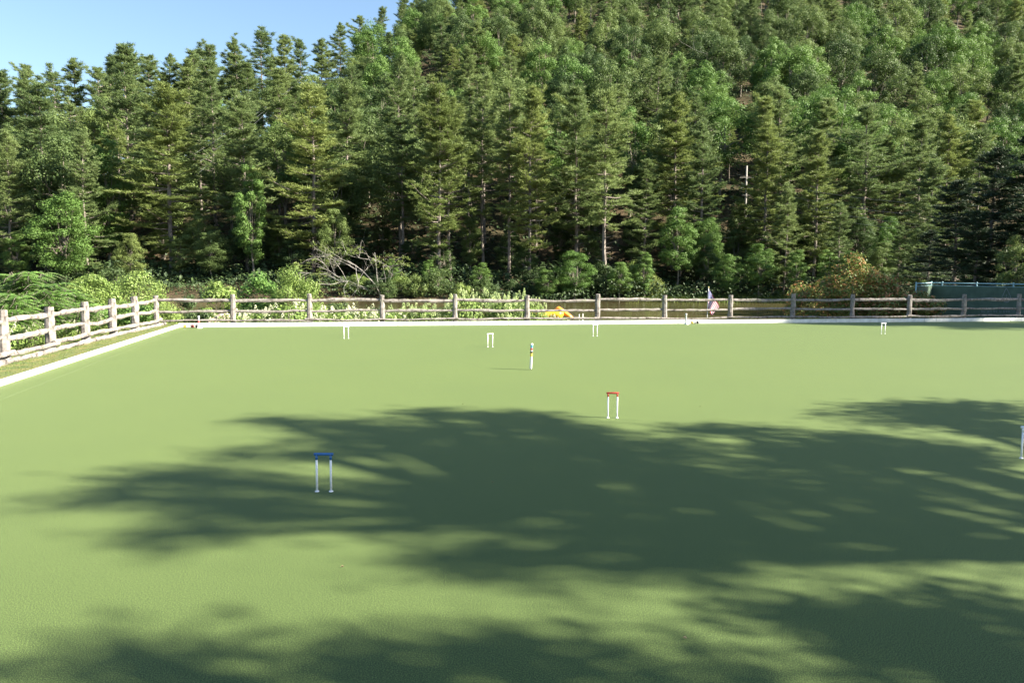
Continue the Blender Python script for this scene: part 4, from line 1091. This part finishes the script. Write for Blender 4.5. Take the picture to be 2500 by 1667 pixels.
# ------------------------------------------------------------------ trees out of frame at right: they shade the lawn
STREAKS = [  # pixel strokes of shade on the lawn (x0, x1, y, half height, density), 2352 wide picture
 (560, 720, 967, 5, .8), (640, 1010, 978, 7, .9), (880, 1010, 948, 5, .7), (940, 1230, 955, 9, 1), (1090, 1330, 968, 10, 1), (600, 1050, 1006, 9, 1), (900, 1480, 990, 14, 1), (1000, 1620, 1018, 14, 1),
 (500, 1000, 1040, 9, .8), (950, 1650, 1045, 16, 1), (1500, 1760, 985, 9, .9), (1650, 2352, 1030, 14, 1), (1740, 2050, 1002, 8, .8), (1950, 2352, 932, 8, .9), (1900, 2352, 950, 9, 1), (1980, 2352, 968, 9, 1), (2220, 2352, 992, 9, 1), (1600, 2352, 1055, 16, 1),
 (210, 560, 1092, 9, .9), (350, 760, 1108, 10, .9), (1000, 2352, 1085, 18, .75), (110, 420, 1138, 9, .8), (380, 640, 1150, 10, .9), (700, 1100, 1128, 12, .8), (780, 1350, 1112, 12, 1), (1150, 2352, 1120, 18, 1), (330, 900, 1180, 10, 1), (850, 1300, 1165, 12, .7), (1300, 1800, 1150, 16, .95), (1750, 2352, 1160, 20, .5), (1000, 2352, 1195, 18, .6),
 (230, 560, 1226, 9, .5), (600, 1150, 1212, 9, .4), (1150, 1900, 1228, 16, .95), (1850, 2352, 1235, 20, .5), (800, 1300, 1275, 14, .9), (950, 1700, 1300, 16, .95), (1250, 2100, 1265, 16, .9), (380, 900, 1312, 10, .3), (1900, 2352, 1275, 16, .4),
 (1650, 2000, 1408, 14, .9), (1780, 2352, 1430, 18, 1), (1900, 2352, 1460, 18, .95), (2100, 2352, 1395, 12, .8), (1950, 2352, 1500, 20, .8), (2050, 2352, 1540, 22, .9),
 (0, 500, 1500, 16, .6), (50, 650, 1540, 20, .65), (500, 1000, 1510, 18, .8), (820, 1400, 1500, 16, .9), (700, 1500, 1545, 22, .95), (1300, 1800, 1550, 20, .7), (1400, 1950, 1525, 16, .25),
]
GAPS = [(1440, 1760, 1013, 13), (1980, 2260, 990, 12), (2120, 2352, 1012, 10), (940, 1120, 1062, 13), (1800, 2150, 1166, 14), (1880, 2020, 1210, 12), (960, 1150, 1158, 13), (1380, 1560, 1196, 13), (1280, 1400, 1012, 9), (1500, 1650, 1070, 10), (560, 740, 1128, 12), (720, 960, 1085, 16), (600, 1000, 1245, 14), (1150, 1320, 1250, 12), (1650, 1850, 1280, 12), (2080, 2300, 1255, 14), (420, 640, 985, 10), (640, 940, 1024, 8), (1160, 1300, 1120, 10), (2200, 2352, 1110, 10), (1650, 1800, 1120, 9)]   # flecks of sun between the limbs
def shade_tree(name, label, trunk, strokes, seed, top):
    rs = np.random.RandomState(seed)
    o = empty(name, (trunk[0], trunk[1], -0.06), label, 'pine tree', 'pines out of frame at right')
    tb = MB()
    tz = np.linspace(0, top, 10)
    tp = np.column_stack([np.cumsum(rs.normal(0, 0.05, 10)), np.cumsum(rs.normal(0, 0.05, 10)), tz]); tp[0, :2] = 0
    tb.tube(tp, np.linspace(0.32, 0.05, 10), 9)
    CS, OS = [], []
    sub = []
    for x0, x1, y, hy, dn in strokes:
        for w in range(4):
            sub.append((x0 + rs.uniform(-0.08, 0.35) * (x1 - x0), x1 - rs.uniform(0, 0.25) * (x1 - x0), y + rs.uniform(-0.75, 0.75) * hy, hy * 0.32, dn))
    for x0, x1, y, hy, dn in sub:
        a, b = ground(x0 * K, y * K), ground(x1 * K, y * K)
        n0, n1 = ground((x0 + x1) / 2 * K, (y - hy) * K), ground((x0 + x1) / 2 * K, (y + hy) * K)
        L = np.linalg.norm(b - a); Wd = abs(n0[1] - n1[1])
        n = int(72 * dn * (L * Wd + 0.06))
        t = rs.uniform(0, 1, n)
        taper = np.clip(np.minimum(t * 4, 1), 0.25, 1)
        p = a * (1 - t[:, None]) + b * t[:, None]
        rr_ = rs.uniform(-1, 1, n) * taper
        p[:, 1] -= rr_ * 0.5 * Wd
        gx_, gy_ = x0 + (x1 - x0) * t, y + rr_ * hy
        ok = np.ones(n, bool)
        for g0, g1, gy0, gh in GAPS:
            ok &= ~((((gx_ - (g0 + g1) / 2) / ((g1 - g0) * 0.6)) ** 2 + ((gy_ - gy0 + 0.03 * (gx_ - g0)) / (gh * 0.8)) ** 2 < 1) & (rs.uniform(size=n) < 0.80))
        p = p[ok]; n = len(p)
        if n < 3: continue
        jit = rs.normal(0, 0.35, n) + rs.uniform(-1.6, 1.6)
        tr = (trunk[0] - p[:, 0]) / SUN[0] + jit
        q = p + SUN * tr[:, None]
        q = q - np.array([trunk[0], trunk[1], 0])
        CS.append(q)
        c = q.mean(0)
        out = unit((c - np.array([0, 0, c[2]]))[None])[0]
        OS.append(np.tile(out, (n, 1)))
        z0 = min(c[2] + rs.uniform(-1.2, -0.2), top - 0.5)
        s0 = np.array([np.interp(z0, tz, tp[:, 0]), np.interp(z0, tz, tp[:, 1]), z0])
        tips = [c] + [q[rs.randint(n)] for _ in range(2)]
        tb.tube(np.stack([s0, (s0 + c) / 2 + [0, 0, -0.15], c]), [0.07, 0.05, 0.03], 5)
        for tq in tips[1:]: tb.tube(np.stack([c, (c + tq) / 2 + rs.normal(0, 0.05, 3), tq]), [0.028, 0.02, 0.01], 4)
    C = np.concatenate(CS); O = np.concatenate(OS)
    V, Tt = tufts(C, O, rs, 10, 0.17, 0.055)
    link('trunk', tb.build(name + '_trunk', M['pine_bark']), o)
    link('crown', mesh(name + '_crown', V, Tt, [M['pine']]), o)
shade_tree('pine_tree', 'spreading pine out of frame at right that shades the middle lawn', (15.5, 2.3), [s for s in STREAKS if s[2] < 1335], 71, 10.6)
shade_tree('pine_tree', 'spreading pine out of frame at right that shades the near lawn', (11.5, -0.3), [s for s in STREAKS if s[2] >= 1335], 72, 7.6)
# tall trees beyond the right edge: they shade the far right corner and the windscreen
for q, (x, y, s, kind) in enumerate([(47, 46.5, 0.85, 0), (44, 41.5, 0.85, 1), (46, 19.5, 0.95, 0), (52, 24, 1.0, 1), (57, 28, 1.0, 0), (50, 31, 0.85, 2), (60, 34, 1.0, 0), (66, 40, 1.05, 1), (72, 46, 1.05, 0), (64, 50, 1.0, 2), (78, 52, 1.1, 0), (70, 60, 1.1, 1), (82, 62, 1.1, 0)]):
    plant('pine_tree', PINES[(q * 2) % 5], (x, y, float(T(x, y)) - 0.2), (s * 1.3, s * 1.3, s), q * 1.3, '%s nearest of the tall pines beyond the right edge of the photo' % ORD[q].replace('leftmost', 'very'), 'pine tree', 'pines out of frame at right')
# dark shaded trees above the windscreen at the right edge
for q, (px, top, Yd, kd, lb) in enumerate([(2330, 440, 72, 0, 'shade-darkened evergreen tree above the middle of the windscreen fence'), (2420, 360, 68, 2, 'tall shade-darkened evergreen near the right edge above the windscreen'), (2520, 290, 64, 0, 'largest shade-darkened evergreen at the right edge of the photo'), (2375, 540, 66, 2, 'lower shade-darkened evergreen above the right part of the windscreen fence'), (2270, 560, 78, 2, 'lower shade-darkened evergreen above the corner of the windscreen fence'), (2480, 560, 61, 3, 'low green tree in front of the dark trees at the right edge')]):
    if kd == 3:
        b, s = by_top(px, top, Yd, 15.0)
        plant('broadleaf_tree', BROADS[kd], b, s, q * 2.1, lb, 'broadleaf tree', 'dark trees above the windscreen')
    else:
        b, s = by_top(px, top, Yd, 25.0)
        plant('shaded_evergreen_tree', PINES[kd], b, (s * 1.4, s * 1.4, s), q * 2.1, lb, 'shaded_evergreen', 'dark trees above the windscreen', mat=M['shaded_evergreen'])
